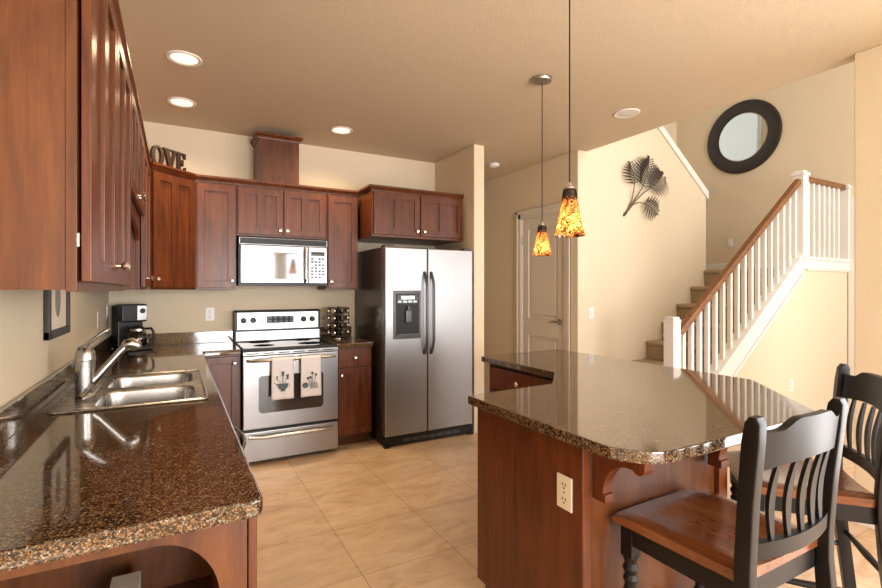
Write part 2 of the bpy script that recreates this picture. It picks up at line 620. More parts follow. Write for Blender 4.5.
def window(n, x0, x1, y, z0, z1, rz=0.0, mullion=True):
    t = bpy.data.objects.new('window_%d' % n, None)
    COL.objects.link(t)
    t.location = ((x0 + x1) / 2, y, z0)
    if rz:
        t.location = (y, (x0 + x1) / 2, z0)
    t.rotation_euler = (0, 0, rz)
    t['kind'] = 'structure'
    w, h = (x1 - x0) / 2, z1 - z0
    f = MB()
    for a, b, c, d in ((-w, -w + .06, 0, h), (w - .06, w, 0, h), (-w, w, 0, .06), (-w, w, h - .06, h)) + (((-.03, .03, 0, h),) if mullion else ()):
        f.box(a, b, -.04, .03, c, d)
    f.build('window_frame', M['white'], t)
    MB().box(-w + .05, w - .05, -.008, 0, .05, h - .05).build('window_pane', M['glass'], t)
    return t


window(1, W1[0], W1[1], -8.54, 0.16, 2.28)
window(2, W2[0], W2[1], -8.54, 0.16, 2.28)
window(3, E0, E1, -5.54, 0.5, 2.45)
window(4, E0, E1, -5.54, 3.25, 4.75)
window(5, 4.40, 6.50, -0.06, 3.3, 4.7, 0, False)  # unseen window, added so the round mirror reflects bright sky
window(6, -6.67, -4.17, XO + .06, 0.12, 2.25, R(90))  # unseen window added in the right wall to light the kitchen

# baseboards
struct(MB().box(XO - 0.014, XO, DY1 + 0.10, 1.2, 0, 0.11, 0.004), 'baseboard_hall', M['white'])
struct(MB().box(4.10, XM, YB - 0.045, YB - 0.03, 0, 0.13, 0.004), 'baseboard_under_stair', M['white'])
struct(MB().box(XO - 0.014, XO, -4.17, -3.37, 0, 0.11, 0.004), 'baseboard_right', M['white'])
struct(MB().box(XM - 0.015, XM, YB + 0.05, -0.14, 1.62, 1.74, 0.004), 'baseboard_landing', M['white'])


# hall door: casing, slab with two raised panels, lever
def panel_door(n, loc, rz, w, h):
    t = bpy.data.objects.new('door_%d' % n, None)
    COL.objects.link(t)
    t.location = loc
    t.rotation_euler = (0, 0, rz)
    t['kind'] = 'structure'
    s = MB()
    s.box(0.012, w - 0.012, -0.01, 0.03, 0.01, h - 0.012)
    st = 0.115
    for a, b, c, d in ((0.012, st, 0.01, h - .012), (w - st, w - .012, 0.01, h - .012), (st, w - st, 0.01, 0.24), (st, w - st, h - .14, h - .012), (st, w - st, 0.86, 1.06)):
        s.box(a, b, -0.028, -0.008, c, d, 0.006)
    for c, d in ((0.24, 0.86), (1.06, h - .14)):
        s.box(st + .035, w - st - .035, -0.022, -0.008, c + .035, d - .035, 0.01)
    s.build('door_slab', M['door_white'], t)
    c = MB()
    for a, b, z0, z1 in ((-0.085, 0.0, 0, h + .09), (w, w + .085, 0, h + .09)):
        c.box(a, b, -0.05, -0.03, z0, z1, 0.005)
        c.box(a + (.0 if a < 0 else .05), b - (.05 if a < 0 else .0), -0.058, -0.03, z0, z1, 0.004)
    c.box(-0.085, w + .085, -0.05, -0.03, h, h + .09, 0.005)
    c.box(-0.085, w + .085, -0.058, -0.03, h + .055, h + .09, 0.004)
    c.box(-0.002, 0.012, -0.04, 0.09, 0, h)
    c.box(w - 0.012, w + 0.002, -0.04, 0.09, 0, h)
    c.box(0, w, -0.04, 0.09, h - 0.012, h)
    c.build('door_casing', M['door_white'], t)
    return t


# local -Y faces the kitchen: rz = -90 deg turns it to world -X; local x runs towards -Y world
d1 = panel_door(1, (XO + 0.03, DY1, 0), R(-90), DY1 - DY0, DH)
wd = DY1 - DY0
k = MB()
k.rev([(0.0, 0), (0.030, 0.002), (0.030, 0.010), (0.014, 0.014), (0.011, 0.045), (0.013, 0.05), (0.0, 0.052)], (wd - .075, -0.028, 1.04), '-Y')
k.tube([(wd - .075, -0.073, 1.04), (wd - .12, -0.078, 1.046), (wd - .16, -0.078, 1.04), (wd - .19, -0.075, 1.033)], [0.011, 0.010, 0.009, 0.007], 10)
k.build('door_lever', M['nickel'], d1)
for z in (0.3, 1.15, 1.95):
    MB().cyl((0.006, -0.034, z - .045), (0.006, -0.034, z + .045), 0.008, seg=10).build('door_hinge', M['nickel'], d1)
# white casing of the entry door beside the landing
struct(MB().box(XM - 0.035, XM, -2.33, -2.215, 0, 2.40, 0.006), 'trim_2', M['white'])

# ================================================================== stairs
st = thing('staircase', 'carpeted brown stair flight rising behind the white balustrade', 'stairs', (4.0, -1.66, 0))
ya, yb = YB + 0.068 + 1.66, YL + 1.66 - 0.002
RIS, TR = 0.2, 0.262
for kx in range(1, 9):
    zt = 0.02 + RIS * kx
    xn = 5.004 - 4.0 + (kx - 4) * TR
    x_end = xn + TR + 0.03 if kx < 8 else XM - 4.0 - 0.002
    s = MB()
    yy1 = yb if kx < 8 else -0.125 + 1.66
    s.box(xn + 0.025, x_end, ya, yb, zt - RIS, zt - 0.004)
    s.box(xn, x_end, ya, yb, zt - 0.055, zt, 0.022, 3)
    if kx == 8:
        s.box(2.13, x_end, yb - .02, yy1, zt - 0.2, zt - 0.002)
    s.build('step' if kx < 8 else 'landing', M['carpet'], st)
for kx in range(1, 5):
    zt = 1.62 + RIS * kx
    x1 = 2.10 - (kx - 1) * TR
    MB().box(x1 - TR - .03, x1, YL + 0.135 + 1.66, -0.125 + 1.66, zt - RIS, zt, 0.015).build('step', M['carpet'], st)

bal = thing('stair_balustrade', 'white balustrade with oak handrail climbing along the stairs', 'balustrade', (4.0, YB, 0))
SL = 0.763


def newel(x, z0, z1, w, name='newel_post', half=False, cap=.012):
    m = MB()
    m.box(x - w, x + (0 if half else w), -w, w, z0, z1 - 0.05, 0.004)
    m.box(x - w - .004, x + (0 if half else w + .004), -w - .004, w + .004, z1 - 0.16, z1 - 0.145, 0.003)
    m.box(x - w - cap, x + (0 if half else w + cap), -w - cap, w + cap, z1 - 0.05, z1 - 0.02, 0.006)
    m.box(x - w + .006, x + (0 if half else w - .006), -w + .006, w - .006, z1 - 0.02, z1, 0.006)
    return m.build(name, M['white'], bal)


newel(0.0, 0.0, 1.16, 0.046, cap=.003)
newel(2.03, 1.60, 2.585, 0.050)
newel(XM - 4.0 - 0.001, 1.66, 2.545, 0.05, half=True)


def capz(x):
    return 1.70 + (x - 1.93) * SL if x < 1.95 else 1.70


def railz(x):
    return 1.168 + (x - 0.23) * SL


# skirt and cap on the knee wall
sk = MB()
sk.prism([(0.05, capz(0.05) - .20), (0.05, capz(0.05)), (1.985, capz(1.985) + .02), (1.985, 1.56), (1.93, capz(1.93) - .17)], -0.045, 0.045, 'Y', 0.004)
sk.prism([(0.05, capz(0.05) - .005), (0.05, capz(0.05) + .022), (1.985, 1.70 + .055 * SL + .022), (1.985, 1.70 + .055 * SL - .005)], -0.06, 0.06, 'Y', 0.004)
sk.prism([(0.05, capz(0.05) - .225), (0.05, capz(0.05) - .19), (1.975, capz(1.93) - .155), (1.975, capz(1.93) - .19)], -0.055, -0.03, 'Y', 0.004)
sk.box(2.075, XM - 4.0, -0.045, 0.045, 1.575, 1.70, 0.004)
sk.box(1.97, XM - 4.0, -0.065, 0.065, 1.685, 1.715, 0.006)
sk.box(1.985, XM - 4.0, -0.055, -0.03, 1.59, 1.625, 0.004)
sk.build('skirt_board', M['white'], bal)


def hrail(p0, p1):
    m = MB()
    d = Vector(p1) - Vector(p0)
    n = Vector((-d.z, 0, d.x)).normalized()
    prof = [(-.022, -.032), (-.030, -.018), (-.026, -.002), (-.032, .010), (-.026, .024), (-.012, .031),
            (.012, .031), (.026, .024), (.032, .010), (.026, -.002), (.030, -.018), (.022, -.032)]
    rings = [[Vector(p) + Vector((0, a, 0)) + n * b for a, b in prof] for p in (p0, p1)]
    m.loops(rings)
    return m


hrail((0.052, 0, railz(0.052) - .03), (1.98, 0, railz(1.98) - .03)).build('handrail', M['rail'], bal)
hrail((2.08, 0, 2.515), (XM - 4.0 - 0.051, 0, 2.515)).build('handrail', M['rail'], bal)
nb = 17
for i in range(nb):
    x = 0.135 + i * (1.91 - 0.135) / (nb - 1)
    w = 0.016
    m = MB()
    zb0, zt0 = capz(x) + .02, railz(x) - .058
    m.prism([(x - w, zb0 - w * SL), (x + w, zb0 + w * SL), (x + w, zt0 + w * SL), (x - w, zt0 - w * SL)], -w, w, 'Y')
    m.build('baluster', M['white'], bal)
for i in range(7):
    x = 2.165 + i * 0.1085
    MB().box(x - .016, x + .016, -.016, .016, 1.712, 2.485).build('baluster', M['white'], bal)

# ================================================================== cabinetry
def knob(parent, x, z, y=-0.021):
    return MB().rev([(0.006, 0), (0.0055, 0.012), (0.009, 0.016), (0.0155, 0.021), (0.0165, 0.026), (0.012, 0.031), (0.0, 0.033)], (x, y, z), '-Y', 18).build('knob', M['knob'], parent)


def front(parent, name, x, z, w, h, y, panels=1, kn=None, rz=0.0, mat=None, flat=False):
    """cabinet door or drawer front; its origin is the lower left corner, its face looks to local -Y"""
    m = MB()
    g = 0.0025
    sw = 0.058 if h > 0.25 else 0.03
    T = 0.021
    if flat:
        m.box(g, w - g, -T, -0.001, g, h - g, 0.004)
    else:
        b = 0.0028
        m.box(g, sw, -T, -0.001, g, h - g, b)
        m.box(w - sw, w - g, -T, -0.001, g, h - g, b)
        m.box(sw - .004, w - sw + .004, -T, -0.001, h - sw, h - g, b)
        m.box(sw - .004, w - sw + .004, -T, -0.001, g, sw, b)
        m.box(sw - .01, w - sw + .01, -T + .010, -0.001, sw - .01, h - sw + .01)
        if panels == 2:
            m.box(w / 2 - sw * .55, w / 2 + sw * .55, -T, -0.001, sw - .004, h - sw + .004, b)
    o = m.build(name, mat or M['wood'], parent, (x, y, z), (0, 0, rz))
    if kn:
        for a in (kn if isinstance(kn, list) else [kn]):
            knob(o, a[0], a[1])
    return o


def crown_run(parent, path, z):
    """moulding along an open path of (x, y); the outside is on the right hand of the direction of travel"""
    prof = [(0.0, 0.0), (0.008, 0.0), (0.010, 0.010), (0.024, 0.028), (0.030, 0.030), (0.030, 0.046), (0.0, 0.046)]
    n = len(path)
    nor = []
    for i in range(n - 1):
        d = (Vector(path[i + 1]) - Vector(path[i])).normalized()
        nor.append(Vector((d.y, -d.x)))
    rings = []
    for i in range(n):
        if i == 0:
            mt = nor[0]
        elif i == n - 1:
            mt = nor[-1]
        else:
            mt = (nor[i - 1] + nor[i])
            mt = mt / (1 + nor[i - 1].dot(nor[i]))
        rings.append([Vector((path[i][0] + mt.x * a, path[i][1] + mt.y * a, z + b)) for a, b in prof])
    return MB().loops(rings).build('crown_moulding', M['wood'], parent)


ZU, HU = 1.38, 0.882          # wall units: underside and body height
# --- left wall (local x -> world +Y, local -y -> world +X)
XD = 0.308                    # depth of the left wall units
c = thing('wall_cabinet', 'tall cherry double door wall cabinet with bare side panel hanging nearest the camera', 'cabinet', (0.0, -3.37, ZU - .006), R(90))
m = MB()
m.box(0.0015, 1.098, -0.266, -0.002, 0.004, HU)
m.box(0.0, 1.098, -0.287, -0.2665, 0.0, HU, 0.0015)
m.build('carcass', M['wood_lite'], c)
front(c, 'door', 0.012, 0.020, 0.534, HU - .035, -0.291, 2, (0.505, 0.06))
front(c, 'door', 0.552, 0.020, 0.534, HU - .035, -0.291, 2, (0.03, 0.06))
for z in (.10, .70):
    MB().box(0.008, 0.016, -0.2905, -0.287, z, z + .03).build('hinge', M['nickel'], c)
crown_run(c, [(1.098, -.287), (0.0, -.287), (0.0, -.002)][::-1], HU)

ZK = 1.80
c = thing('wall_cabinet', 'short cherry wall cabinet with arched valance above the sink', 'cabinet', (0.0, -2.27, ZK), R(90))
m = MB()
hh = ZU + HU - ZK
m.box(0.0, .938, -0.266, -0.002, 0.0, hh)
m.box(0.0, .938, -0.287, -0.266, 0.0, hh, 0.002)
m.build('carcass', M['wood'], c)
front(c, 'door', 0.010, 0.012, 0.456, hh - .025, -0.291, 2, (0.42, 0.04))
front(c, 'door', 0.470, 0.012, 0.456, hh - .025, -0.291, 2, (0.03, 0.04))
MB().prism([(0.0, 0.0), (0.0, -0.13)] + [(0.469 + .42 * math.cos(R(a)), -0.13 + .08 * math.sin(R(a))) for a in range(180, -1, -15)] + [(.938, -0.13), (.938, 0.0)], -0.286, -0.268, 'Y').build('valance', M['wood'], c)
crown_run(c, [(0.0, -.287), (.938, -.287)], hh)

c = thing('wall_cabinet', 'tall cherry wall cabinet between the sink valance and the diagonal corner unit', 'cabinet', (0.0, -1.33, ZU), R(90))
m = MB()
m.box(0.0, .716, -0.266, -0.002, 0.0, HU)
m.box(0.0, .716, -0.287, -0.266, 0.0, HU, 0.002)
m.build('carcass', M['wood'], c)
front(c, 'door', 0.010, 0.014, 0.346, HU - .03, -0.291, 1, (0.315, 0.06))
front(c, 'door', 0.360, 0.014, 0.346, HU - .03, -0.291, 1, (0.03, 0.06))
crown_run(c, [(0.0, -.287), (.716, -.287)], HU)

# --- diagonal corner unit
c = thing('corner_cabinet', 'diagonal cherry corner wall cabinet under the wooden word letters', 'cabinet', (0, 0, ZU))
MB().prism([(.002, -.002), (.608, -.002), (.608, -.332), (.310, -.612), (.002, -.612)], 0, HU, 'Z').build('carcass', M['wood'], c)
dl = math.hypot(.298, .280)
front(c, 'door', 0.310 + .007, 0.014, dl - .02, HU - .03, -0.612 + .004, 2, (0.03, 0.06), math.atan2(.280, .298))
crown_run(c, [(.310, -.612), (.608, -.332)], HU)
MB().prism([(.002, -.002), (.600, -.002), (.600, -.332), (.310, -.602), (.002, -.602)], HU, HU + .044, 'Z').build('top_board', M['wood'], c)


def back_cab(label, x0, w, z0, h, d, fronts, crownpath=None, name='wall_cabinet', loc_y=0.0):
    c = thing(name, label, 'cabinet', (x0, loc_y, z0))
    m = MB()
    m.box(0.0, w, -d + .02, -0.002, 0.0, h)
    m.box(0.0, w, -d, -d + .021, 0.0, h, 0.002)
    m.build('carcass', M['wood'], c)
    for f in fronts:
        front(c, 'door', f[0], f[1], f[2], f[3], -d - .002, f[4], f[5])
    crown_run(c, crownpath or [(0.0, -d), (w, -d)], h)
    return c


back_cab('narrow single door cherry wall cabinet left of the microwave', 0.612, 0.304, ZU, HU, .332, [(0.008, .014, .288, HU - .03, 1, (0.262, 0.06))])
rc = back_cab('short cherry wall cabinet with two doors directly above the microwave', 0.918, 0.758, 1.835, ZU + HU - 1.835, .332,
              [(0.008, .014, .368, ZU + HU - 1.835 - .03, 2, (0.34, 0.045)), (0.381, .014, .368, ZU + HU - 1.835 - .03, 2, (0.028, 0.045))])
back_cab('narrow single door cherry wall cabinet right of the microwave', 1.678, 0.300, ZU, HU, .332, [(0.010, .014, .280, HU - .03, 1, (0.028, 0.06))])
back_cab('deep two door cherry cabinet mounted above the steel refrigerator', 2.015, 0.958, 1.862, 0.415, .60,
         [(0.012, .020, .464, .385, 2, (0.43, 0.045)), (0.482, .020, .464, .385, 2, (0.034, 0.045))], [(0.0, -.002), (0.0, -.60), (.958, -.60)])

# chimney chase on top of the cabinets
c = thing('vent_chase', 'boxed cherry vent chase standing on the cabinets and reaching for the ceiling', 'vent cover', (1.098, 0, ZU + HU + .047))
MB().box(0, .335, -.335, -.002, 0, .416, .002).build('casing', M['wood_lite'], c)
crown_run(c, [(0, -.002), (0, -.335), (.335, -.335), (.335, -.002)], .372)

# --- base units
ZC = 0.914
ZT = 0.876     # underside of the granite


def base_cab(label, loc, rz, w, fronts, d=0.60, kick=True, name='base_cabinet', hgt=ZT, mat=None):
    c = thing(name, label, 'cabinet', loc, rz)
    m = MB()
    m.box(0, w, -d + .02, -.004, 0.10, hgt)
    m.box(0, w, -d, -d + .021, 0.10, hgt, 0.002)
    m.build('carcass', mat or M['wood'], c)
    if kick:
        MB().box(0, w, -d + .07, -d + .085, 0.0, 0.10).build('toe_kick', M['kick'], c)
    for f in fronts:
        front(c, f[0], f[1], f[2], f[3], f[4], -d - .002, f[5], f[6], flat=(f[0] == 'drawer'))
    return c


DZ = [('drawer', .155)]
base_cab('cherry base cabinet tucked between the counter corner and the range', (0.645, 0, 0), 0, 0.275, [('door', .008, .115, .258, .745, 1, (.222, .69))])
base_cab('narrow cherry base cabinet with one drawer between range and refrigerator', (1.690, 0, 0), 0, 0.325,
         [('drawer', .012, .70, .300, .160, 1, (.15, .08)), ('door', .012, .115, .300, .580, 1, (.03, .52))])
base_cab('cherry base cabinet in the left corner beyond the sink', (0.0, -1.555, 0), R(90), 0.90, [('door', .01, .115, .44, .745, 1, (.40, .69))])
base_cab('wide cherry base cabinet holding the steel sink', (0.0, -2.455, 0), R(90), 0.897,
         [('false_front', .01, .72, .877, .14, 1, None), ('door', .01, .115, .436, .595, 1, (.40, .54)), ('door', .451, .115, .436, .595, 1, (.03, .54))], hgt=0.70)
# dishwasher
c = thing('dishwasher', 'built in dishwasher with thin bowed handle under the long granite counter', 'dishwasher', (0.0, -3.06, 0), R(90))
MB().box(0.004, .598, -.585, -.02, .10, .872).build('tub', M['dark_side'], c)
MB().box(0.006, .596, -.622, -.587, .12, .868, .006).build('door', M['steel'], c)
MB().tube([(.05 + .50 * i / 12, -.626 - .072 * math.sin(PI * i / 12) ** .7, .83) for i in range(13)], .006, 10).build('handle', M['nickel'], c)
MB().box(0.01, .59, -.54, -.53, 0, .10).build('toe_kick', M['black'], c)
# end unit with arched open shelf facing the camera
c = thing('end_cabinet', 'cherry end cabinet with an arched open niche below the near counter end', 'cabinet', (0, -3.52, 0))
m = MB()
m.box(0.004, .60, .44, .456, .02, ZT)
m.box(.004, .02, .02, .44, .02, ZT)
m.box(.57, .618, .02, .44, .02, ZT)
m.box(.02, .57, .02, .44, .02, .06)
m.box(.02, .57, .02, .44, .50, .52)
m.build('carcass', M['wood_lite'], c)
ar = [(.565, .02), (.618, .02), (.618, ZT), (.004, ZT), (.004, .02), (.04, .02), (.04, .60)]
ar += [(.165 - .125 * math.cos(R(a)), .69 + .155 * math.sin(R(a))) for a in range(0, 91, 10)]
ar += [(.44 + .125 * math.sin(R(a)), .69 + .155 * math.cos(R(a))) for a in range(0, 91, 10)]
MB().prism(ar, 0.0, .02, 'Y').build('arched_frame', M['wood_lite'], c)
front(c, 'door', .622, .115, .42, .745, .02, 1, None, R(90))
tag(MB().box(.33, .395, -3.34, -3.16, .5205, .625, .003).build('paper_box', M['paper']), 'cream box standing inside the arched niche under the near counter', 'box')

# --- granite worktops
def fillet(pts, radii, n=6):
    out = []
    N = len(pts)
    for i in range(N):
        r = radii[i]
        p = Vector(pts[i])
        if r == 0:
            out.append(tuple(p))
            continue
        a = (Vector(pts[i - 1]) - p).normalized()
        b = (Vector(pts[(i + 1) % N]) - p).normalized()
        ang = math.acos(max(-1, min(1, a.dot(b))))
        t = r / math.tan(ang / 2)
        cpt = p + (a + b).normalized() * (r / math.sin(ang / 2))
        s, e = p + a * t, p + b * t
        v0, v1 = s - cpt, e - cpt
        a0 = math.atan2(v0.y, v0.x)
        da = math.atan2(v1.y, v1.x) - a0
        while da > PI:
            da -= 2 * PI
        while da < -PI:
            da += 2 * PI
        out += [(cpt.x + r * math.cos(a0 + da * k / n), cpt.y + r * math.sin(a0 + da * k / n)) for k in range(n + 1)]
    return out


SX0, SX1, SY0, SY1 = 0.062, 0.592, -2.425, -1.612
c = thing('countertop', 'long polished brown granite countertop running along the left wall with sink cutout', 'countertop', (0.0, -1.8, ZT))
x0, y0 = 0.0, -1.8
slab = MB().prism([(a, b - y0) for a, b in fillet([(.003, -.003), (.921, -.003), (.921, -.648), (.650, -.648), (.650, -3.560), (.003, -3.560)], [0, 0, 0, .015, .03, 0])], 0, ZC - ZT, 'Z', 0.006).build('slab', M['granite'], c)
cut = MB().box(SX0 + .012, SX1 - .012, SY0 + .012 - y0, SY1 - .012 - y0, -.1, .1).build('cutter', M['granite'], c)
md = slab.modifiers.new('hole', 'BOOLEAN')
md.operation = 'DIFFERENCE'
md.solver = 'EXACT'
md.object = cut
bpy.context.view_layer.update()
me2 = bpy.data.meshes.new_from_object(slab.evaluated_get(bpy.context.evaluated_depsgraph_get()))
slab.modifiers.clear()
slab.data = me2
me2.polygons.foreach_set('use_smooth', [False] * len(me2.polygons))
bpy.data.objects.remove(cut)
m = MB()
m.box(.003, .021, -3.555 - y0, -.003 - y0, ZC - ZT, ZC - ZT + .100, .003)
m.box(.021, .921, -.021 - y0, -.003 - y0, ZC - ZT, ZC - ZT + .100, .003)
m.build('backsplash', M['granite'], c)
c = thing('countertop', 'small granite countertop between range and refrigerator under the spice rack', 'countertop', (1.688, 0, ZT))
MB().prism(fillet([(0, -.003), (.332, -.003), (.332, -.648), (0, -.648)], [0, 0, .015, 0]), 0, ZC - ZT, 'Z', 0.005).build('slab', M['granite'], c)
MB().box(0, .332, -.021, -.003, ZC - ZT, ZC - ZT + .10, .003).build('backsplash', M['granite'], c)

# --- island
IP = [(1.598, -2.885), (2.11, -2.860), (2.346, -2.619), (2.346, -1.870), (3.10, -1.830), (3.09, -3.285), (2.60, -3.790), (1.596, -3.788)]
c = thing('island_countertop', 'angled polished granite island countertop with clipped corners', 'countertop', (2.3, -2.9, ZT))
MB().prism([(a - 2.3, b + 2.9) for a, b in fillet(IP, [.015, .02, .02, .015, .03, .06, .06, .15])], 0, ZC - ZT, 'Z', 0.006).build('slab', M['granite'], c)
c = thing('kitchen_island', 'cherry kitchen island base with corbels under the granite overhang', 'island', (2.3, -2.9, 0))
ox, oy = 2.3, -2.9
m = MB()
m.prism([(1.672 - ox, -2.92 - oy), (2.40 - ox, -2.92 - oy), (2.40 - ox, -1.90 - oy), (3.0 - ox, -1.90 - oy), (3.0 - ox, -3.0 - oy), (2.46 - ox, -3.50 - oy), (1.672 - ox, -3.50 - oy)], .0, ZT, 'Z')
m.build('carcass', M['wood_lite'], c)
# left end panel with toe notch on the kitchen side
MB().prism([(-3.52 - oy, 0), (-2.955 - oy, 0), (-2.955 - oy, .10), (-2.890 - oy, .10), (-2.890 - oy, ZT), (-3.52 - oy, ZT)], 1.65 - ox, 1.672 - ox, 'X', .002).build('end_panel', M['wood'], c)
MB().box(1.651 - ox, 1.688 - ox, -3.522 - oy, -3.50 - oy, 0, ZT, .003).build('corner_post', M['wood'], c)
MB().box(2.405 - ox, 2.462 - ox, -3.522 - oy, -3.50 - oy, 0, ZT, .003).build('corner_post', M['wood'], c)
# kitchen side doors (face +Y), drawers facing -X on the long arm
front(c, 'door', 2.09 - ox, .115, .42,   .745, -2.918 - oy, 1, (.05, .69), R(180))
front(c, 'drawer', 2.398 - ox, .70, .66, .155, -1.93 - oy, 1, (.33, .08), R(-90), flat=True)
front(c, 'door', 2.398 - ox, .115, .33, .575, -1.93 - oy, 1, (.29, .52), R(-90))
front(c, 'door', 2.398 - ox, .115, .33, .575, -2.26 - oy, 1, (.04, .52), R(-90))


def corbel(x, w):
    pf = [(0, 0), (-.205, 0), (-.205, -.036), (-.199, -.050), (-.186, -.056), (-.170, -.054), (-.160, -.046)]
    pf += [(-.150 + .104 * math.cos(R(a)), -.158 + .112 * math.sin(R(a))) for a in range(90, -1, -10)]
    pf += [(-.056, -.164), (-.056, -.19), (0, -.19)]
    return MB().prism([(-3.522 - oy + a, ZT + b - .001) for a, b in pf], x - ox, x + w - ox, 'X', .002)


corbel(1.692, .042).build('corbel', M['wood'], c)
corbel(2.325, .05).build('corbel', M['wood'], c)

# ================================================================== sink and faucet
c = thing('double_sink', 'stainless double bowl sink set into the long left countertop', 'sink', ((SX0 + SX1) / 2, (SY0 + SY1) / 2, ZC))
cx, cy = (SX0 + SX1) / 2, (SY0 + SY1) / 2


def rect_pt(a, hx, hy, r):
    # rounded rectangle by direction (superellipse-like through radius r)
    ca, sa = math.cos(a), math.sin(a)
    t = min(hx / abs(ca) if abs(ca) > 1e-9 else 1e9, hy / abs(sa) if abs(sa) > 1e-9 else 1e9)
    x, y = ca * t, sa * t
    if r > 0 and abs(x) > hx - r and abs(y) > hy - r:
        qx, qy = (hx - r) * (1 if x > 0 else -1), (hy - r) * (1 if y > 0 else -1)
        # intersect the ray with the corner circle
        b = ca * qx + sa * qy
        cc = qx * qx + qy * qy - r * r
        s = b + math.sqrt(max(b * b - cc, 0))
        x, y = ca * s, sa * s
    return x, y


NA = 64
hx, hyy = (SX1 - SX0) / 2, (SY1 - SY0) / 2
rim = MB()
bowls = []
for sgn in (-1, 1):
    by = sgn * hyy / 2
    bx = 0.045
    angs = [2 * PI * (k + .5) / NA for k in range(NA)]
    H2x, H2y = hx, hyy / 2
    wx, wy = hx - .085, hyy / 2 - .035

    def outer(z, ins=0.0):
        return [Vector((rect_pt(a, H2x - ins, H2y - (ins if False else 0), .012)[0], by + rect_pt(a, H2x - ins, H2y, .0)[1], z)) for a in angs]
    ring_o = [Vector((*rect_pt(a, H2x, H2y, 0), .004)) + Vector((0, by, 0)) for a in angs]
    ring_i = [Vector((rect_pt(a, wx, wy, .06)[0] + bx, by + rect_pt(a, wx, wy, .06)[1], .004)) for a in angs]
    ring_i2 = [Vector((rect_pt(a, wx - .006, wy - .006, .055)[0] + bx, by + rect_pt(a, wx - .006, wy - .006, .055)[1], -.008)) for a in angs]
    ring_d = [Vector((rect_pt(a, wx - .02, wy - .02, .055)[0] + bx, by + rect_pt(a, wx - .02, wy - .02, .055)[1], -.17)) for a in angs]
    ring_f = [Vector((rect_pt(a, wx - .05, wy - .05, .05)[0] + bx, by + rect_pt(a, wx - .05, wy - .05, .05)[1], -.19)) for a in angs]
    ring_c = [Vector((.04 * math.cos(a) + bx, by + .04 * math.sin(a), -.195)) for a in angs]
    rim.loops([ring_o, ring_i], False, False)
    bw = MB().loops([ring_i, ring_i2, ring_d, ring_f, ring_c], False, True)
    bowls.append(bw)
m = rim
# raised outer lip
lip = [(-hx, -hyy), (hx, -hyy), (hx, hyy), (-hx, hyy)]
m.tube([(a, b, .004) for a, b in fillet(lip, [.02] * 4, 5)], .0055, 8, closed=True)
m.build('rim', M['sink'], c, smooth=40)
for bw in bowls:
    o = bw.build('bowl', M['sink'], c, smooth=50)
for sgn in (-1, 1):
    MB().rev([(.0, 0), (.036, 0), (.040, .004), (.030, .006), (.012, .002), (0, .002)], (.045, sgn * hyy / 2, -.195)).build('drain', M['nickel'], c)

FX, FY = 0.135, -2.14
c = thing('kitchen_faucet', 'brushed nickel pull out faucet with loop lever standing at the sink', 'faucet', (FX, FY, ZC + .006))
MB().rev([(0, 0), (.036, 0), (.038, .008), (.034, .014), (.034, .020), (.035, .060), (.036, .150), (.038, .156), (.038, .166), (.035, .172), (.035, .190), (.026, .210), (.012, .222), (0, .224)]).build('body', M['nickel'], c)
lev = [(-.012, -.016, .205), (.018, -.018, .235), (.055, -.016, .268), (.078, -.008, .282), (.085, 0, .285), (.078, .008, .282), (.055, .016, .268), (.018, .018, .235), (-.012, .016, .205)]
MB().tube(lev, [.007, .008, .0075, .007, .007, .007, .0075, .008, .007], 10).build('lever', M['nickel'], c)
MB().tube([(.02, 0, .060), (.045, .005, .085), (.085, .010, .135), (.125, .015, .185), (.150, .018, .212)], [.020, .019, .0165, .0165, .018], 16).build('spout', M['nickel'], c)
MB().tube([(.138, .017, .204), (.150, .018, .214), (.166, .020, .217), (.182, .022, .208), (.190, .023, .195)], [.018, .025, .028, .026, .020], 16).build('spray_head', M['nickel'], c)
MB().tube([(.03, -.02, .05), (.02, -.055, .035), (-.005, -.085, .014), (.005, -.100, .008), (.035, -.075, .016), (.055, -.03, .05)], .008, 10).build('side_loop', M['nickel'], c)

# ================================================================== refrigerator
c = thing('refrigerator', 'stainless side by side refrigerator with dispenser against the partition wall', 'refrigerator', (2.055, 0, 0))
W = 0.905
MB().box(0, W, -.725, -.05, .03, 1.755, .006).build('body', M['dark_side'], c)
xs = 0.418
f1 = MB().box(0.002, xs - .003, -.815, -.735, .095, 1.755, .012, 3).build('door', M['steel_v'], c)
f2 = MB().box(xs + .003, W - .002, -.815, -.735, .095, 1.755, .012, 3).build('door', M['steel_v'], c)
MB().box(0.004, W - .004, -.737, -.722, .10, 1.75).build('gasket', M['black'], c)
for x, f in ((xs - .034, f1), (xs + .034, f2)):
    pts = [(x, -.815 - .052 * min(1, math.sin(PI * i / 18) * 2.2) ** .8, .80 + .74 * i / 18) for i in range(19)]
    MB().tube(pts, [.013] * 19, 10, flat=(1.1, .85)).build('handle', M['handle_dark'], f)
dsp = MB()
dsp.box(.078, .345, -.823, -.812, .945, 1.372, .006)
dsp.build('dispenser_surround', M['handle_dark'], f1)
MB().box(.100, .323, -.826, -.822, .975, 1.345, .002).build('dispenser_recess', M['cooktop'], f1)
m = MB()
m.box(.110, .313, -.829, -.825, 1.255, 1.335, .002)
m.build('dispenser_panel', M['button'], f1)
m = MB()
for i in range(4):
    m.box(.118 + i * .05, .150 + i * .05, -.831, -.828, 1.268, 1.282)
m.box(.150, .275, -.831, -.828, 1.295, 1.325)
m.build('dispenser_display', M['mw_glass'], f1)
m = MB()
m.box(.185, .245, -.852, -.824, 1.09, 1.20, .008)
m.cyl((.215, -.838, 1.20), (.215, -.838, 1.235), .018)
m.build('dispenser_paddle', M['handle_dark'], f1)
MB().box(.105, .318, -.842, -.822, .972, .990, .003).build('drip_tray', M['handle_dark'], f1)
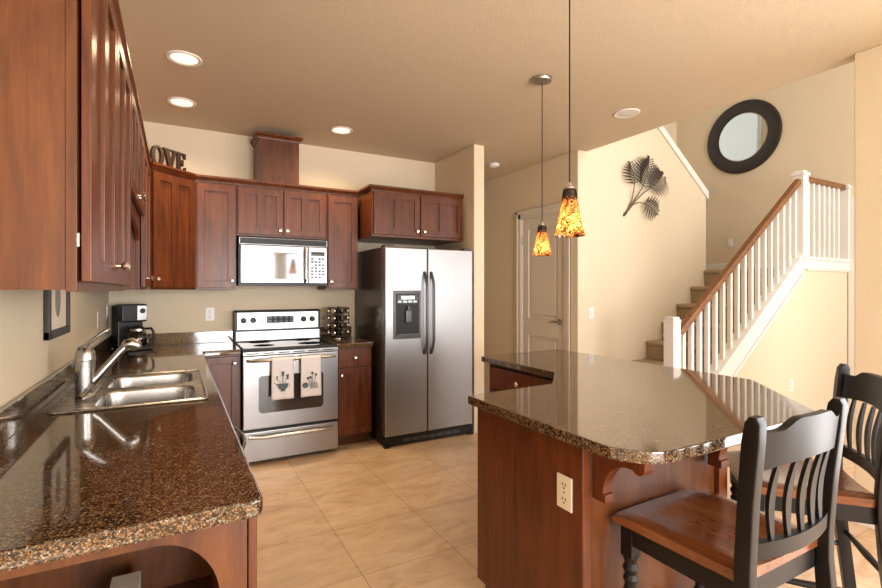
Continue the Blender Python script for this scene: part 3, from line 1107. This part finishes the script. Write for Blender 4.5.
m = MB().box(.004, W - .004, -.800, -.70, .012, .088)
m.build('toe_grille', M['black'], c)
for i in range(7):
    MB().box(.18 + i * .085, .25 + i * .085, -.803, -.799, .035, .06).build('grille_slot', M['handle_dark'], c)
MB().box(.0, .05, -.815, -.765, 0, .03).build('foot', M['black'], c)
MB().box(W - .05, W, -.815, -.765, 0, .03).build('foot', M['black'], c)
m = MB().box(.01, .09, -.80, -.70, 1.755, 1.772, .004)
m.box(W - .09, W - .01, -.80, -.70, 1.755, 1.772, .004)
m.build('hinge_cover', M['dark_side'], c)

# ================================================================== range
c = thing('electric_range', 'freestanding stainless electric range with black glass cooktop', 'stove', (0.925, 0, 0))
W = 0.760
MB().box(0.003, W - .003, -.645, -.03, .03, .895).build('body', M['dark_side'], c)
MB().box(0, W, -.668, -.03, .890, .914, .004).build('cooktop_frame', M['cooktop'], c)
MB().box(.012, W - .012, -.655, -.11, .914, .9172, .001).build('cooktop', M['blackglass'], c)
for x, y, r in ((.19, -.20, .095), (.57, -.20, .075), (.19, -.48, .085), (.57, -.48, .105)):
    MB().rev([(r - .006, 0), (r - .006, .0008), (r, .0008), (r, 0)], (x, y, .9172), 'Z', 40).build('burner', M['burner'], c)
# back guard
m = MB()
m.prism([(-.03, .915), (-.03, 1.195), (-.075, 1.195), (-.095, 1.185), (-.105, .915)], 0.0, W, 'X', .004)
m.build('back_guard', M['black'], c)
bg = MB()
bg.prism([(-.0845, 1.022), (-.0845, 1.175), (-.1000, 1.175), (-.1060, 1.022)], 0.022, W - .022, 'X', .003)
gp = bg.build('control_panel', M['steel'], c)
MB().prism([(-.095, .925), (-.095, 1.006), (-.1085, 1.006), (-.112, .925)], 0.012, W - .012, 'X', .002).build('guard_strip', M['steel'], c)
for x in (.075, .155, .60, .68):
    MB().rev([(.026, 0), (.026, .010), (.020, .014), (.017, .026), (0, .027)], (x, -.101, 1.105), '-Y', 20).build('dial', M['black'], gp)
MB().box(.27, .51, -.106, -.099, 1.075, 1.14, .003).build('clock_display', M['display'], gp)
m = MB()
for i in range(5):
    for j in range(2):
        m.box(.283 + i * .048, .315 + i * .048, -.108, -.105, 1.082 + j * .034, 1.104 + j * .034)
m.build('touch_buttons', M['button'], gp)
m = MB()
for x in (.235, .235, .545):
    m.box(x - .006, x + .006, -.107, -.102, 1.118, 1.130)
    m.box(x - .006, x + .006, -.107, -.102, 1.085, 1.097)
m.build('indicator_mark', M['slot'], gp)
MB().box(.004, W - .004, -.690, -.645, .862, .892, .004).build('vent_rail', M['steel'], c)
m = MB()
for i in range(6):
    m.box(.03 + i * .118, .12 + i * .118, -.6915, -.689, .872, .881)
m.build('vent_slots', M['slot'], c)
dr = MB().box(.004, W - .004, -.692, -.648, .285, .858, .006).build('oven_door', M['steel'], c)
m = MB().prism(fillet([(.118, .405), (.628, .405), (.628, .700), (.118, .700)], [.03] * 4), -.695, -.690, 'Y').build('oven_window', M['oven_glass'], dr)


def bar_handle(parent, x0, x1, z, y, out=.05, r=.0125, mat='nickel'):
    pts = [(x0, y, z)] + [(x0 + (x1 - x0) * i / 14, y - out * min(1, math.sin(PI * (i + .6) / 15.2) * 2.4), z) for i in range(15)] + [(x1, y, z)]
    return MB().tube(pts, r, 10).build('handle', M[mat], parent)


bar_handle(dr, .035, .725, .825, -.692, .05)
MB().box(.01, W - .01, -.66, -.645, .26, .286).build('shadow_gap', M['black'], c)
dw = MB().box(.004, W - .004, -.690, -.648, .032, .262, .006).build('storage_drawer', M['steel'], c)
bar_handle(dw, .05, .71, .222, -.690, .035)


# towels over the oven handle
def towel(label, x0, w, zb, zb2, kind):
    t = thing('dish_towel', label, 'towel', (0.925 + x0, -.742, .825))
    m = MB()
    n, k = 8, 20
    path = []
    for i in range(10):
        path.append((0.024, zb2 + (-zb2 + .0) * i / 9.0))
    for a in range(0, 181, 20):
        path.append((.019 * math.cos(R(a)), .019 * math.sin(R(a))))
    for i in range(14):
        path.append((-.019 - .004 * i / 13, zb * (i + 1) / 14.0))
    grid = []
    for (py, pz) in path:
        row = []
        for j in range(n + 1):
            u = j / n
            wob = .004 * math.sin(u * 9 + pz * 8) * min(1, abs(pz) * 6)
            row.append(m.bm.verts.new((u * w + (.05 * w * (pz / zb) * (u - .5) if py < 0 else .012), py + wob, pz)))
        grid.append(row)
    for a in range(len(grid) - 1):
        for b in range(n):
            m.bm.faces.new([grid[a][b], grid[a][b + 1], grid[a + 1][b + 1], grid[a + 1][b]])
    o = m.build('cloth', M['towel'], t, smooth=60)
    sd = o.modifiers.new('thick', 'SOLIDIFY')
    sd.thickness = .003
    p = MB()
    if kind == 0:
        # printed tea cup with sprigs
        cup = [(-.042 * math.cos(R(a)), -.052 * math.sin(R(a))) for a in range(0, 181, 15)]
        p.prism([(w * .5 + a, -.185 + b) for a, b in cup], -.0305, -.029, 'Y')
        p.prism([(w * .5 - .02, -.245), (w * .5 + .02, -.245), (w * .5 + .012, -.232), (w * .5 - .012, -.232)], -.0305, -.029, 'Y')
        p.tube([(w * .5 - .040, -.03, -.192), (w * .5 - .062, -.03, -.180), (w * .5 - .066, -.03, -.165)], .004, 6, flat=(1, .4))
        p.tube([(w * .5 + .040, -.03, -.192), (w * .5 + .056, -.03, -.200), (w * .5 + .048, -.03, -.220)], .003, 6, flat=(1, .4))
        for dx, h, r in ((-.045, .055, .007), (.0, .085, .012), (.035, .06, .012)):
            p.tube([(w * .5 + dx * .4, -.03, -.185), (w * .5 + dx, -.03, -.185 + h)], .0025, 6, flat=(1, .4))
            p.rev([(r, 0), (r, .001)], (w * .5 + dx, -.0292, -.185 + h), '-Y', 14)
            p.rev([(r * .8, 0), (r * .8, .001)], (w * .5 + dx, -.0292, -.185 + h - .02), '-Y', 14)
        p.build('cup_print', M['print'], t)
    else:
        for dx, h in ((-.035, .055), (.0, .095), (.028, .08), (-.015, .06)):
            p.tube([(w * .55 + dx * .3, -.03, -.235), (w * .55 + dx, -.03, -.215 + h)], .002, 6, flat=(1, .4))
            p.rev([(.011, 0), (.011, .001)], (w * .55 + dx, -.0292, -.215 + h), '-Y', 14)
        p.prism([(w * .2 + .026 * math.cos(R(a)), -.215 + .022 * math.sin(R(a))) for a in range(0, 360, 24)], -.0305, -.029, 'Y')
        p.build('flower_print', M['print'], t)
        q = MB().prism([(w * .42, -.245), (w * .85, -.245), (w * .78, -.195), (w * .50, -.195)], -.0305, -.029, 'Y')
        q.build('pot_print', M['print2'], t)
    return t


towel('pale dish towel printed with a dark cup hanging left on the oven handle', .205, .165, -.31, -.25, 0)
towel('pale dish towel printed with flower stems hanging right on the oven handle', .430, .160, -.31, -.26, 1)

# ================================================================== microwave
c = thing('microwave', 'stainless over the range microwave with black vent grille', 'microwave', (0.928, 0, 1.415))
W = 0.742
MB().box(0, W, -.385, -.004, 0.0, .405).build('body', M['black'], c)
m = MB().box(.002, W - .002, -.402, -.385, .345, .405, .004)
m.build('vent_frame', M['steel'], c)
m = MB()
m.box(.010, W - .010, -.4035, -.400, .350, .400)
for i in range(4):
    m.box(.014, W - .014, -.407, -.403, .354 + i * .0115, .3615 + i * .0115)
m.build('vent_louvre', M['black'], c)
d = MB().box(.012, .565, -.415, -.386, .022, .340, .006).build('door', M['steel'], c)
MB().prism(fillet([(.055, .055), (.488, .055), (.488, .285), (.055, .285)], [.012] * 4), -.4165, -.413, 'Y').build('door_window', M['mw_glass'], d)
m = MB().tube([(.538, -.414, .035), (.538, -.450, .06), (.538, -.455, .18), (.538, -.450, .30), (.538, -.414, .325)], .0125, 10)
m.build('handle', M['nickel'], d)
p = MB().box(.570, .732, -.415, -.386, .022, .340, .004).build('control_panel', M['steel'], c)
MB().box(.590, .712, -.4165, -.413, .262, .300, .002).build('display', M['display'], p)
m = MB()
for i in range(4):
    for j in range(7):
        if (i * 3 + j) % 5 != 4:
            m.box(.590 + i * .032, .614 + i * .032, -.4165, -.414, .066 + j * .027, .084 + j * .027)
m.build('buttons', M['button'], p)

# ================================================================== coffee maker and carafe
c = thing('coffee_maker', 'black coffee maker with silver face in the counter corner', 'coffee maker', (.150, -.165, ZC), R(24))
m = MB()
m.box(-.090, .090, -.03, .095, 0, .345, .012)
m.box(-.090, .090, -.235, .0, 0, .03, .010)
m.box(-.090, .090, -.115, .02, .215, .352, .012)
m.build('body', M['black'], c)
MB().box(.015, .084, -.120, -.110, .225, .342, .004).build('face_plate', M['steel'], c)
MB().rev([(.02, 0), (.02, .006), (0, .007)], (.05, -.120, .300), '-Y', 18).build('dial', M['black'], c)
MB().rev([(.066, 0), (.066, .004), (0, .004)], (0, -.160, .0305)).build('warming_plate', M['handle_dark'], c)
v = Matrix.Rotation(R(24), 4, 'Z') @ Vector((0, -.160, 0))
c = thing('coffee_carafe', 'glass carafe with chrome band and black handle on the coffee maker', 'carafe', (.150 + v.x, -.165 + v.y, ZC + .036), R(14))
MB().rev([(.0, 0), (.055, 0), (.066, .012), (.070, .045), (.064, .085), (.050, .115), (.046, .125)], caps=False).build('glass_jug', M['dkglass'], c)
MB().rev([(.0, .004), (.053, .004), (.064, .014), (.067, .045), (.0645, .062), (.0, .062)], caps=False).build('coffee', M['spice'], c)
MB().rev([(.0475, .113), (.0520, .113), (.0500, .130), (.0460, .130)], caps=False).build('chrome_band', M['nickel'], c)
MB().rev([(.0, .150), (.02, .150), (.044, .140), (.048, .128), (.0, .128)]).build('lid', M['black'], c)
MB().tube([(.045, -.02, .128), (.085, -.035, .130), (.100, -.042, .100), (.098, -.041, .055), (.088, -.036, .030)], [.009, .010, .010, .009, .007], 10).build('handle', M['black'], c)

# ================================================================== spice rack with its jars
SXc, SYc = 1.825, -.215
c = thing('spice_rack', 'round metal carousel rack beside the range filled with spice jars', 'spice rack', (SXc, SYc, ZC))
MB().rev([(0, 0), (.085, 0), (.088, .006), (.08, .014), (.0, .016)]).build('base', M['nickel'], c)
MB().cyl((0, 0, .014), (0, 0, .305), .012).build('post', M['iron'], c)
for kx in range(4):
    z = .03 + kx * .068
    MB().rev([(.012, 0), (.05, 0), (.05, .005), (.012, .005)], (0, 0, z)).build('tier', M['iron'], c)
m = MB()
for a in range(6):
    t = 2 * PI * a / 6 + .25
    m.tube([(.112 * math.cos(t), .112 * math.sin(t), .016), (.112 * math.cos(t), .112 * math.sin(t), .296)], .003, 6)
    m.tube([(.0, .0, .296), (.112 * math.cos(t), .112 * math.sin(t), .296)], .003, 6)
    m.tube([(.08 * math.cos(t), .08 * math.sin(t), .010), (.112 * math.cos(t), .112 * math.sin(t), .016)], .003, 6)
m.build('wire_frame', M['iron'], c)
jar0 = None
for kx in range(4):
    for a in range(6):
        t = 2 * PI * (a + .5) / 6 + .25
        z = ZC + .062 + kx * .068
        if jar0 is None:
            jar0 = thing('spice_jar', 'small dark spice jar with silver cap lying in the carousel rack', 'jar', (0, 0, 0), 0, 'spice jars in the carousel rack')
            MB().rev([(0, .040), (.021, .040), (.023, .046), (.023, .084)], (0, 0, 0), 'X', 16).build('glass_body', M['spice'], jar0)
            MB().rev([(.0245, .084), (.0245, .102), (.022, .104), (0, .104)], (0, 0, 0), 'X', 16).build('cap', M['knob'], jar0)
            j = jar0
        else:
            j = dup(jar0)
        j.location = (SXc, SYc, z)
        j.rotation_euler = (0, 0, t)

# ================================================================== the word on the corner unit: LOVE
def letter_mesh(ch, w, h, t):
    m = MB()
    s = .24 * w
    def pr(poly):
        m.prism([(a * w, b * h) for a, b in poly], -t / 2, t / 2, 'Y')
    if ch == 'L':
        pr([(0, 0), (.95, 0), (.95, .30), (.85, .30), (.78, .12), (.46, .12), (.46, .90), (.60, .90), (.60, 1), (0, 1), (0, .90), (.16, .90), (.16, .10), (0, .10)])
    elif ch == 'O':
        n = 28
        o = [m.bm.verts.new((w * (.5 + .5 * math.cos(2 * PI * k / n)), y, h * (.5 + .5 * math.sin(2 * PI * k / n)))) for y in (-t / 2, t / 2) for k in range(n)]
        i = [m.bm.verts.new((w * (.5 + .24 * math.cos(2 * PI * k / n)), y, h * (.5 + .38 * math.sin(2 * PI * k / n)))) for y in (-t / 2, t / 2) for k in range(n)]
        for k in range(n):
            q = (k + 1) % n
            m.bm.faces.new([o[k], o[q], i[q], i[k]])
            m.bm.faces.new([o[n + k], i[n + k], i[n + q], o[n + q]])
            m.bm.faces.new([o[k], o[n + k], o[n + q], o[q]])
            m.bm.faces.new([i[k], i[q], i[n + q], i[n + k]])
    elif ch == 'V':
        pr([(0, 1), (0, .90), (.10, .90), (.40, 0), (.60, 0), (.90, .90), (1, .90), (1, 1), (.62, 1), (.62, .90), (.74, .90), (.56, .30), (.40, .90), (.50, .90), (.50, 1)])
    else:
        pr([(0, 0), (1, 0), (1, .30), (.88, .30), (.80, .11), (.46, .11), (.46, .44), (.62, .44), (.66, .34), (.74, .34), (.74, .66), (.66, .66), (.62, .55), (.46, .55), (.46, .89),
            (.76, .89), (.86, .72), (.97, .72), (.97, 1), (0, 1), (0, .90), (.16, .90), (.16, .10), (0, .10)])
    return m


wang = math.atan2(.280, .298)
c = thing('word_sign', 'dark brown word letters LOVE standing on the diagonal corner cabinet', 'sign', (.258, -.615, ZU + HU + .0475), wang)
xx = .005
for ch, w in (('L', .095), ('O', .110), ('V', .125), ('E', .095)):
    letter_mesh(ch, w, .155, .022).build('letter', M['letter'], c, (xx, .026, 0))
    xx += w + (-.012 if ch == 'V' else -.004)

# ================================================================== wall plates
def outlet(label, loc, rz, kind='outlet', mat='plate_w', cat='outlet'):
    c = thing('wall_outlet' if kind == 'outlet' else 'light_switch', label, cat, loc, rz)
    MB().box(-.036, .036, -.006, -.0005, -.058, .058, .0025).build('cover_plate', M[mat], c)
    m = MB()
    if kind == 'outlet':
        for s in (-1, 1):
            z = s * .025
            m.box(-.009, -.006, -.0075, -.005, z - .002, z + .008)
            m.box(.006, .009, -.0075, -.005, z - .002, z + .008)
            m.cyl((0, -.0075, z - .010), (0, -.005, z - .010), .003, seg=8)
        m.cyl((0, -.0072, 0), (0, -.005, 0), .003, seg=8)
        m.build('socket_slots', M['slot'], c)
    else:
        m.box(-.016, .016, -.011, -.005, -.033, .033, .003)
        m.build('rocker', M[mat], c)
    return c


outlet('white outlet on the back wall above the granite backsplash', (.735, 0, 1.165), 0)
outlet('ivory outlet on the left end panel of the island', (1.65, -3.440, .682), R(-90), mat='plate')
outlet('white outlet on the left wall near the picture frame', (0, -.62, 1.17), R(90))
outlet('white switch on the left wall by the coffee maker', (0, -.14, 1.215), R(90), 'switch', cat='switch')
outlet('white light switch low on the wall left of the stairs', (4.185, YL, 1.142), 0, 'switch', cat='switch')
outlet('white outlet on the wall underneath the stair landing', (5.78, YB - .030, .44), 0)
outlet('white switch on the landing wall below the round mirror', (XM, -.91, 2.01), R(-90), 'switch', cat='switch')

# ================================================================== picture on the left wall
c = thing('picture_frame', 'small dark framed picture on the left wall behind the faucet', 'picture', (0, -1.955, 1.170), R(90))
m = MB()
for a, b, z0, z1 in ((-.22, -.185, 0, .36), (.185, .22, 0, .36), (-.22, .22, 0, .035), (-.22, .22, .325, .36)):
    m.box(a, b, -.022, -.001, z0, z1, .003)
m.build('frame', M['espresso'], c)
MB().box(-.19, .19, -.010, -.002, .03, .33).build('mat_board', M['paper'], c)
m = MB()
m.prism([(.0 + .055 * math.cos(R(q)), .17 + .085 * math.sin(R(q))) for q in range(0, 360, 20)], -.0115, -.010, 'Y')
m.build('artwork', M['ink'], c)

# ================================================================== ceiling lights
def downlight(label, x, y, on):
    c = thing('recessed_light', label, 'ceiling light', (x, y, HC))
    MB().rev([(.072, -.0005), (.098, -.0005), (.098, -.006), (.092, -.010), (.075, -.006)], caps=False, seg=36).build('trim_ring', M['white'], c)
    MB().rev([(0, -.002), (.074, -.002), (.074, -.005), (.05, -.008), (0, -.009)], seg=36).build('lens', M['bulb_can'] if on else M['bulb_off'], c)
    if on:
        l = lamp('lamp_light', 'SPOT', (x, y, HC - .02), 60, WARM, (0, 0, 0), spot_size=R(150), spot_blend=0.9, shadow_soft_size=0.07)
    return c


downlight('lit recessed ceiling light nearest the left cabinets and the camera', .52, -1.391, True)
downlight('lit recessed ceiling light above the kitchen corner and the word letters', .513, -.612, True)
downlight('lit recessed ceiling light over the cooking range', 1.744, -.575, True)
downlight('unlit recessed ceiling light between island and stairs', 3.60, -2.065, False)
c = thing('smoke_detector', 'round white smoke detector on the ceiling beside the partition wall', 'smoke detector', (3.574, -.287, HC))
MB().rev([(0, -.036), (.035, -.036), (.055, -.028), (.062, -.012), (.062, -.0005), (0, -.0005)]).build('housing', M['white'], c)
MB().rev([(0, -.040), (.012, -.040), (.014, -.036), (0, -.036)]).build('test_button', M['plate'], c)


def pendant(label, x, y, zb):
    c = thing('pendant_light', label, 'pendant lamp', (x, y, zb), 0, 'amber pendants over the island')
    MB().rev([(0, HC - zb - .001), (.065, HC - zb - .001), (.065, HC - zb - .012), (.060, HC - zb - .022), (.012, HC - zb - .026), (0, HC - zb - .026)]).build('canopy', M['nickel'], c)
    MB().cyl((0, 0, .212), (0, 0, HC - zb - .02), .0032, seg=8).build('cord', M['black'], c)
    MB().rev([(0, .225), (.008, .225), (.010, .212), (.022, .208), (.024, .196), (.024, .150), (0, .150)]).build('socket', M['nickel'], c)
    MB().rev([(.0635, 0), (.060, .012), (.050, .055), (.041, .105), (.033, .150), (.029, .185), (.027, .196), (.024, .198)], caps=False, seg=40).build('glass_shade', M['shade'], c)
    MB().rev([(0, .05), (.012, .052), (.020, .066), (.021, .085), (.015, .110), (.011, .125), (.011, .150)], caps=False).build('bulb', M['bulb'], c)
    lamp('pendant_bulb_light', 'POINT', (x, y, zb + .03), 0.9, (1.0, .70, .38), shadow_soft_size=0.02)
    return c


pendant('amber glass pendant farther from the camera, hanging in front of the hall door', 2.60, -2.22, 1.606)
pendant('amber glass pendant nearest the camera whose cord leaves the picture top', 1.935, -3.165, 1.606)

# ================================================================== mirror and leaf ornament
c = thing('round_mirror', 'round mirror with wide dark frame high above the stair landing', 'mirror', (XM, -1.075, 3.385), R(-90))
MB().rev([(.312, .004), (.312, .020), (.325, .026), (.40, .034), (.465, .028), (.472, .012), (.472, .001), (.312, .001)], (0, 0, 0), '-Y', 72, caps=False).build('frame', M['espresso'], c)
MB().rev([(0, .008), (.318, .008), (.318, .012), (.296, .016), (0, .016)], (0, 0, 0), '-Y', 72).build('mirror_glass', M['mirror'], c)

c = thing('leaf_wall_art', 'dark metal palm frond ornament on the wall left of the stairs', 'wall art', (4.86, YL, 2.27))
c.scale = (.95, 1, .86)


def frond(base, tip, wid, nl):
    m = MB()
    b, t = Vector(base), Vector(tip)
    d = (t - b)
    L = d.length
    d.normalize()
    s = Vector((d.z, -d.x))  # placeholder 2D side
    side = Vector((d.z, 0, -d.x))
    m.tube([b, b + d * L * .5 + Vector((0, -.012, 0)), t], [.005, .004, .002], 6)
    for i in range(nl):
        u = .02 + .96 * i / (nl - 1)
        p = b + d * (L * u) + Vector((0, -.010 * math.sin(PI * u), 0))
        env = wid * (.55 + .75 * math.sin(PI * min(1, u * 1.05 + .12))) * (1 - .45 * u * u)
        for sg in (-1, 1):
            q = p + side * (sg * env * 1.0) + d * (env * (.22 + .6 * u)) + Vector((0, -.004, 0))
            mid = p.lerp(q, .42) + Vector((0, -.016, 0)) + d * .006
            wv = d * (.0165)
            vs = [m.bm.verts.new(v) for v in (p - wv * .25, mid - wv * .6, q, mid + wv * .6, p + wv * .25)]
            vb = [m.bm.verts.new(v.co + Vector((0, .0025, 0))) for v in vs]
            m.bm.faces.new(vs)
            m.bm.faces.new(list(reversed(vb)))
            for k in range(5):
                m.bm.faces.new([vs[k], vb[k], vb[(k + 1) % 5], vs[(k + 1) % 5]])
    return m


BX, BZ = -.19, -.02
fr = [((.06, -.045, .27), (.17, -.045, .62), .21, 12), ((-.075, -.04, .29), (-.15, -.04, .53), .155, 9), ((.20, -.04, .27), (.40, -.04, .44), .20, 11), ((.09, -.04, .06), (.30, -.04, -.03), .145, 9)]
for b, t, w, nl in fr:
    frond(b, t, w, nl).build('frond', M['leaf'], c, smooth=0)
for pts in ([(-.20, -.012, -.10), (-.10, -.02, .03), (0.0, -.035, .18), (.06, -.045, .27)], [(-.19, -.012, -.095), (-.11, -.02, .05), (-.085, -.035, .2), (-.075, -.04, .29)],
            [(-.185, -.012, -.09), (-.06, -.02, .06), (.08, -.035, .19), (.20, -.04, .27)], [(-.18, -.012, -.085), (-.08, -.02, .03), (0, -.035, .065), (.09, -.04, .06)]):
    MB().tube(pts, [.008, .0065, .006, .005], 8).build('frond_stem', M['stem'], c)
MB().tube([(-.215, -.004, -.12), (-.20, -.012, -.10), (-.17, -.015, -.06)], [.012, .016, .012], 8).build('binding', M['leaf'], c)


# ================================================================== counter stools
def stool(label, loc, rz):
    """faces local +Y, origin on the floor below the middle of the seat"""
    c = thing('counter_stool', label, 'stool', loc, rz, 'counter stools at the island')
    ZS = 0.624
    sw, sf, sb = .232, .215, -.205
    # saddle seat
    m = MB()
    n = 14
    top, bot = [], []
    for i in range(n + 1):
        r1, r2 = [], []
        for j in range(n + 1):
            u, v = i / n * 2 - 1, j / n
            wx_ = sw * (1 - .07 * (1 - v))
            y = sb + (sf - sb) * v + (.010 * (1 - u * u) if v > .97 else 0)
            x = u * wx_
            dish = -.012 * max(0, 1 - (u / .8) ** 2) * (1 if v < .75 else max(0, (1 - v) / .25)) - (.014 * (v - .86) / .14 if v > .86 else 0)
            ed = -.006 if abs(u) > .98 else 0
            r1.append(m.bm.verts.new((x, y, ZS + dish + ed)))
            r2.append(m.bm.verts.new((x * .985, y, ZS - .036)))
        top.append(r1)
        bot.append(r2)
    for i in range(n):
        for j in range(n):
            m.bm.faces.new([top[i][j], top[i + 1][j], top[i + 1][j + 1], top[i][j + 1]])
            m.bm.faces.new([bot[i][j], bot[i][j + 1], bot[i + 1][j + 1], bot[i + 1][j]])
    for i in range(n):
        m.bm.faces.new([top[i][0], bot[i][0], bot[i + 1][0], top[i + 1][0]])
        m.bm.faces.new([top[i][n], top[i + 1][n], bot[i + 1][n], bot[i][n]])
        m.bm.faces.new([top[0][i], top[0][i + 1], bot[0][i + 1], bot[0][i]])
        m.bm.faces.new([top[n][i], bot[n][i], bot[n][i + 1], top[n][i + 1]])
    m.build('seat', M['seat'], c, smooth=40)
    # apron
    m = MB()
    za, zb_ = ZS - .100, ZS - .036
    m.box(-.205, .205, .165, .187, za, zb_, .002)
    m.box(-.200, .200, -.200, -.180, za, zb_, .002)
    m.box(-.208, -.186, -.20, .18, za, zb_, .002)
    m.box(.186, .208, -.20, .18, za, zb_, .002)
    m.build('apron', M['chair'], c)
    # turned front legs
    prof = [(.012, 0), (.015, .02), (.017, .10), (.020, .16), (.024, .22), (.019, .235), (.024, .25), (.017, .262), (.020, .30), (.025, .36), (.018, .385), (.025, .405), (.018, .42),
            (.026, .440), (.018, .458), (.025, .475), (.025, .485)]
    for s in (-1, 1):
        m = MB().rev(prof, (s * .192, .172, 0), 'Z', 18)
        m.box(s * .192 - .023, s * .192 + .023, .149, .195, .480, ZS - .037, .003)
        m.build('leg', M['chair'], c)
    # back posts: raked above the seat, splayed below
    for s in (-1, 1):
        m = MB()
        prof_p = [(-.270, 0), (-.230, .35), (-.213, .56), (-.213, .64), (-.224, .82), (-.240, .98), (-.245, 1.034), (-.247, 1.050)]
        rings = []
        for i, (y, z) in enumerate(prof_p):
            t = .019
            dpt = .022 if i < 6 else (.020 if i == 6 else .010)
            xo = s * (.212 + .012 * max(0, (z - .6) / .45))
            rings.append([Vector((xo - t, y - dpt, z)), Vector((xo + t, y - dpt, z)), Vector((xo + t, y + dpt, z)), Vector((xo - t, y + dpt, z))])
        m.loops(rings)
        bmesh.ops.bevel(m.bm, geom=[e for e in m.bm.edges if abs((e.verts[0].co - e.verts[1].co).z) > .01], offset=.006, segments=2, profile=.5, affect='EDGES')
        m.build('back_post', M['chair'], c)

    def bow(x):  # rails bow backwards
        return -.035 * (1 - (x / .21) ** 2)
    # crest rail
    m = MB()
    N = 24
    rings = []
    for i in range(N + 1):
        x = -.207 + .414 * i / N
        u = abs(x) / .207
        zt = 1.008 + .030 * (0.5 + 0.5 * math.cos(PI * min(1, max(0, (u - .35) / .40))))
        zb0 = .903 + .018 * (1 - u * u)
        y0_, y1_ = -.232 + bow(x), -.244 + bow(x)
        rings.append([Vector((x, y0_ - .011, zb0)), Vector((x, y0_ + .011, zb0)), Vector((x, y1_ + .011, zt)), Vector((x, y1_ - .011, zt))])
    m.loops(rings)
    m.build('crest_rail', M['chair'], c, smooth=40)
    m = MB()
    rings = []
    for i in range(N + 1):
        x = -.200 + .400 * i / N
        y0_ = -.214 + bow(x) * .9
        rings.append([Vector((x, y0_ - .011, .660)), Vector((x, y0_ + .011, .660)), Vector((x, y0_ + .009, .705)), Vector((x, y0_ - .013, .705))])
    m.loops(rings)
    m.build('lower_rail', M['chair'], c, smooth=40)
    for i in range(5):
        x = -.130 + i * .065
        m = MB()
        rings = []
        for q in range(11):
            v = q / 10
            z = .70 + v * .213
            y = -.216 + bow(x) * (.9 + .1 * v) - .016 * v + .010 * math.sin(PI * v)
            hw_ = .0075 + .0075 * math.sin(PI * v)
            xx_ = x * (1 + .05 * v)
            rings.append([Vector((xx_ - hw_, y - .005, z)), Vector((xx_ + hw_, y - .005, z)), Vector((xx_ + hw_, y + .005, z)), Vector((xx_ - hw_, y + .005, z))])
        m.loops(rings)
        m.build('slat', M['chair'], c, smooth=40)
    # stretchers
    def spindle(p0, p1, r=.011):
        p0, p1 = Vector(p0), Vector(p1)
        k = [0, .2, .4, .5, .6, .8, 1]
        rr = [r * .8, r, r * 1.2, r * 1.35, r * 1.2, r, r * .8]
        return MB().tube([p0.lerp(p1, a) for a in k], rr, 10)
    spindle((-.192, .172, .20), (.192, .172, .20)).build('footrest', M['iron'], c)
    spindle((-.195, .172, .26), (-.210, -.25, .26)).build('stretcher', M['chair'], c)
    spindle((.195, .172, .26), (.210, -.25, .26)).build('stretcher', M['chair'], c)
    spindle((-.21, -.245, .32), (.21, -.245, .32)).build('stretcher', M['chair'], c)
    return c


stool('black stool with brown seat pushed under the near side of the island', (2.015, -3.74, 0), 0)
stool('black stool with brown seat at the clipped island corner, partly hidden by the other stool', (2.736, -3.635, 0), math.atan2(.77, -.64) - PI / 2)
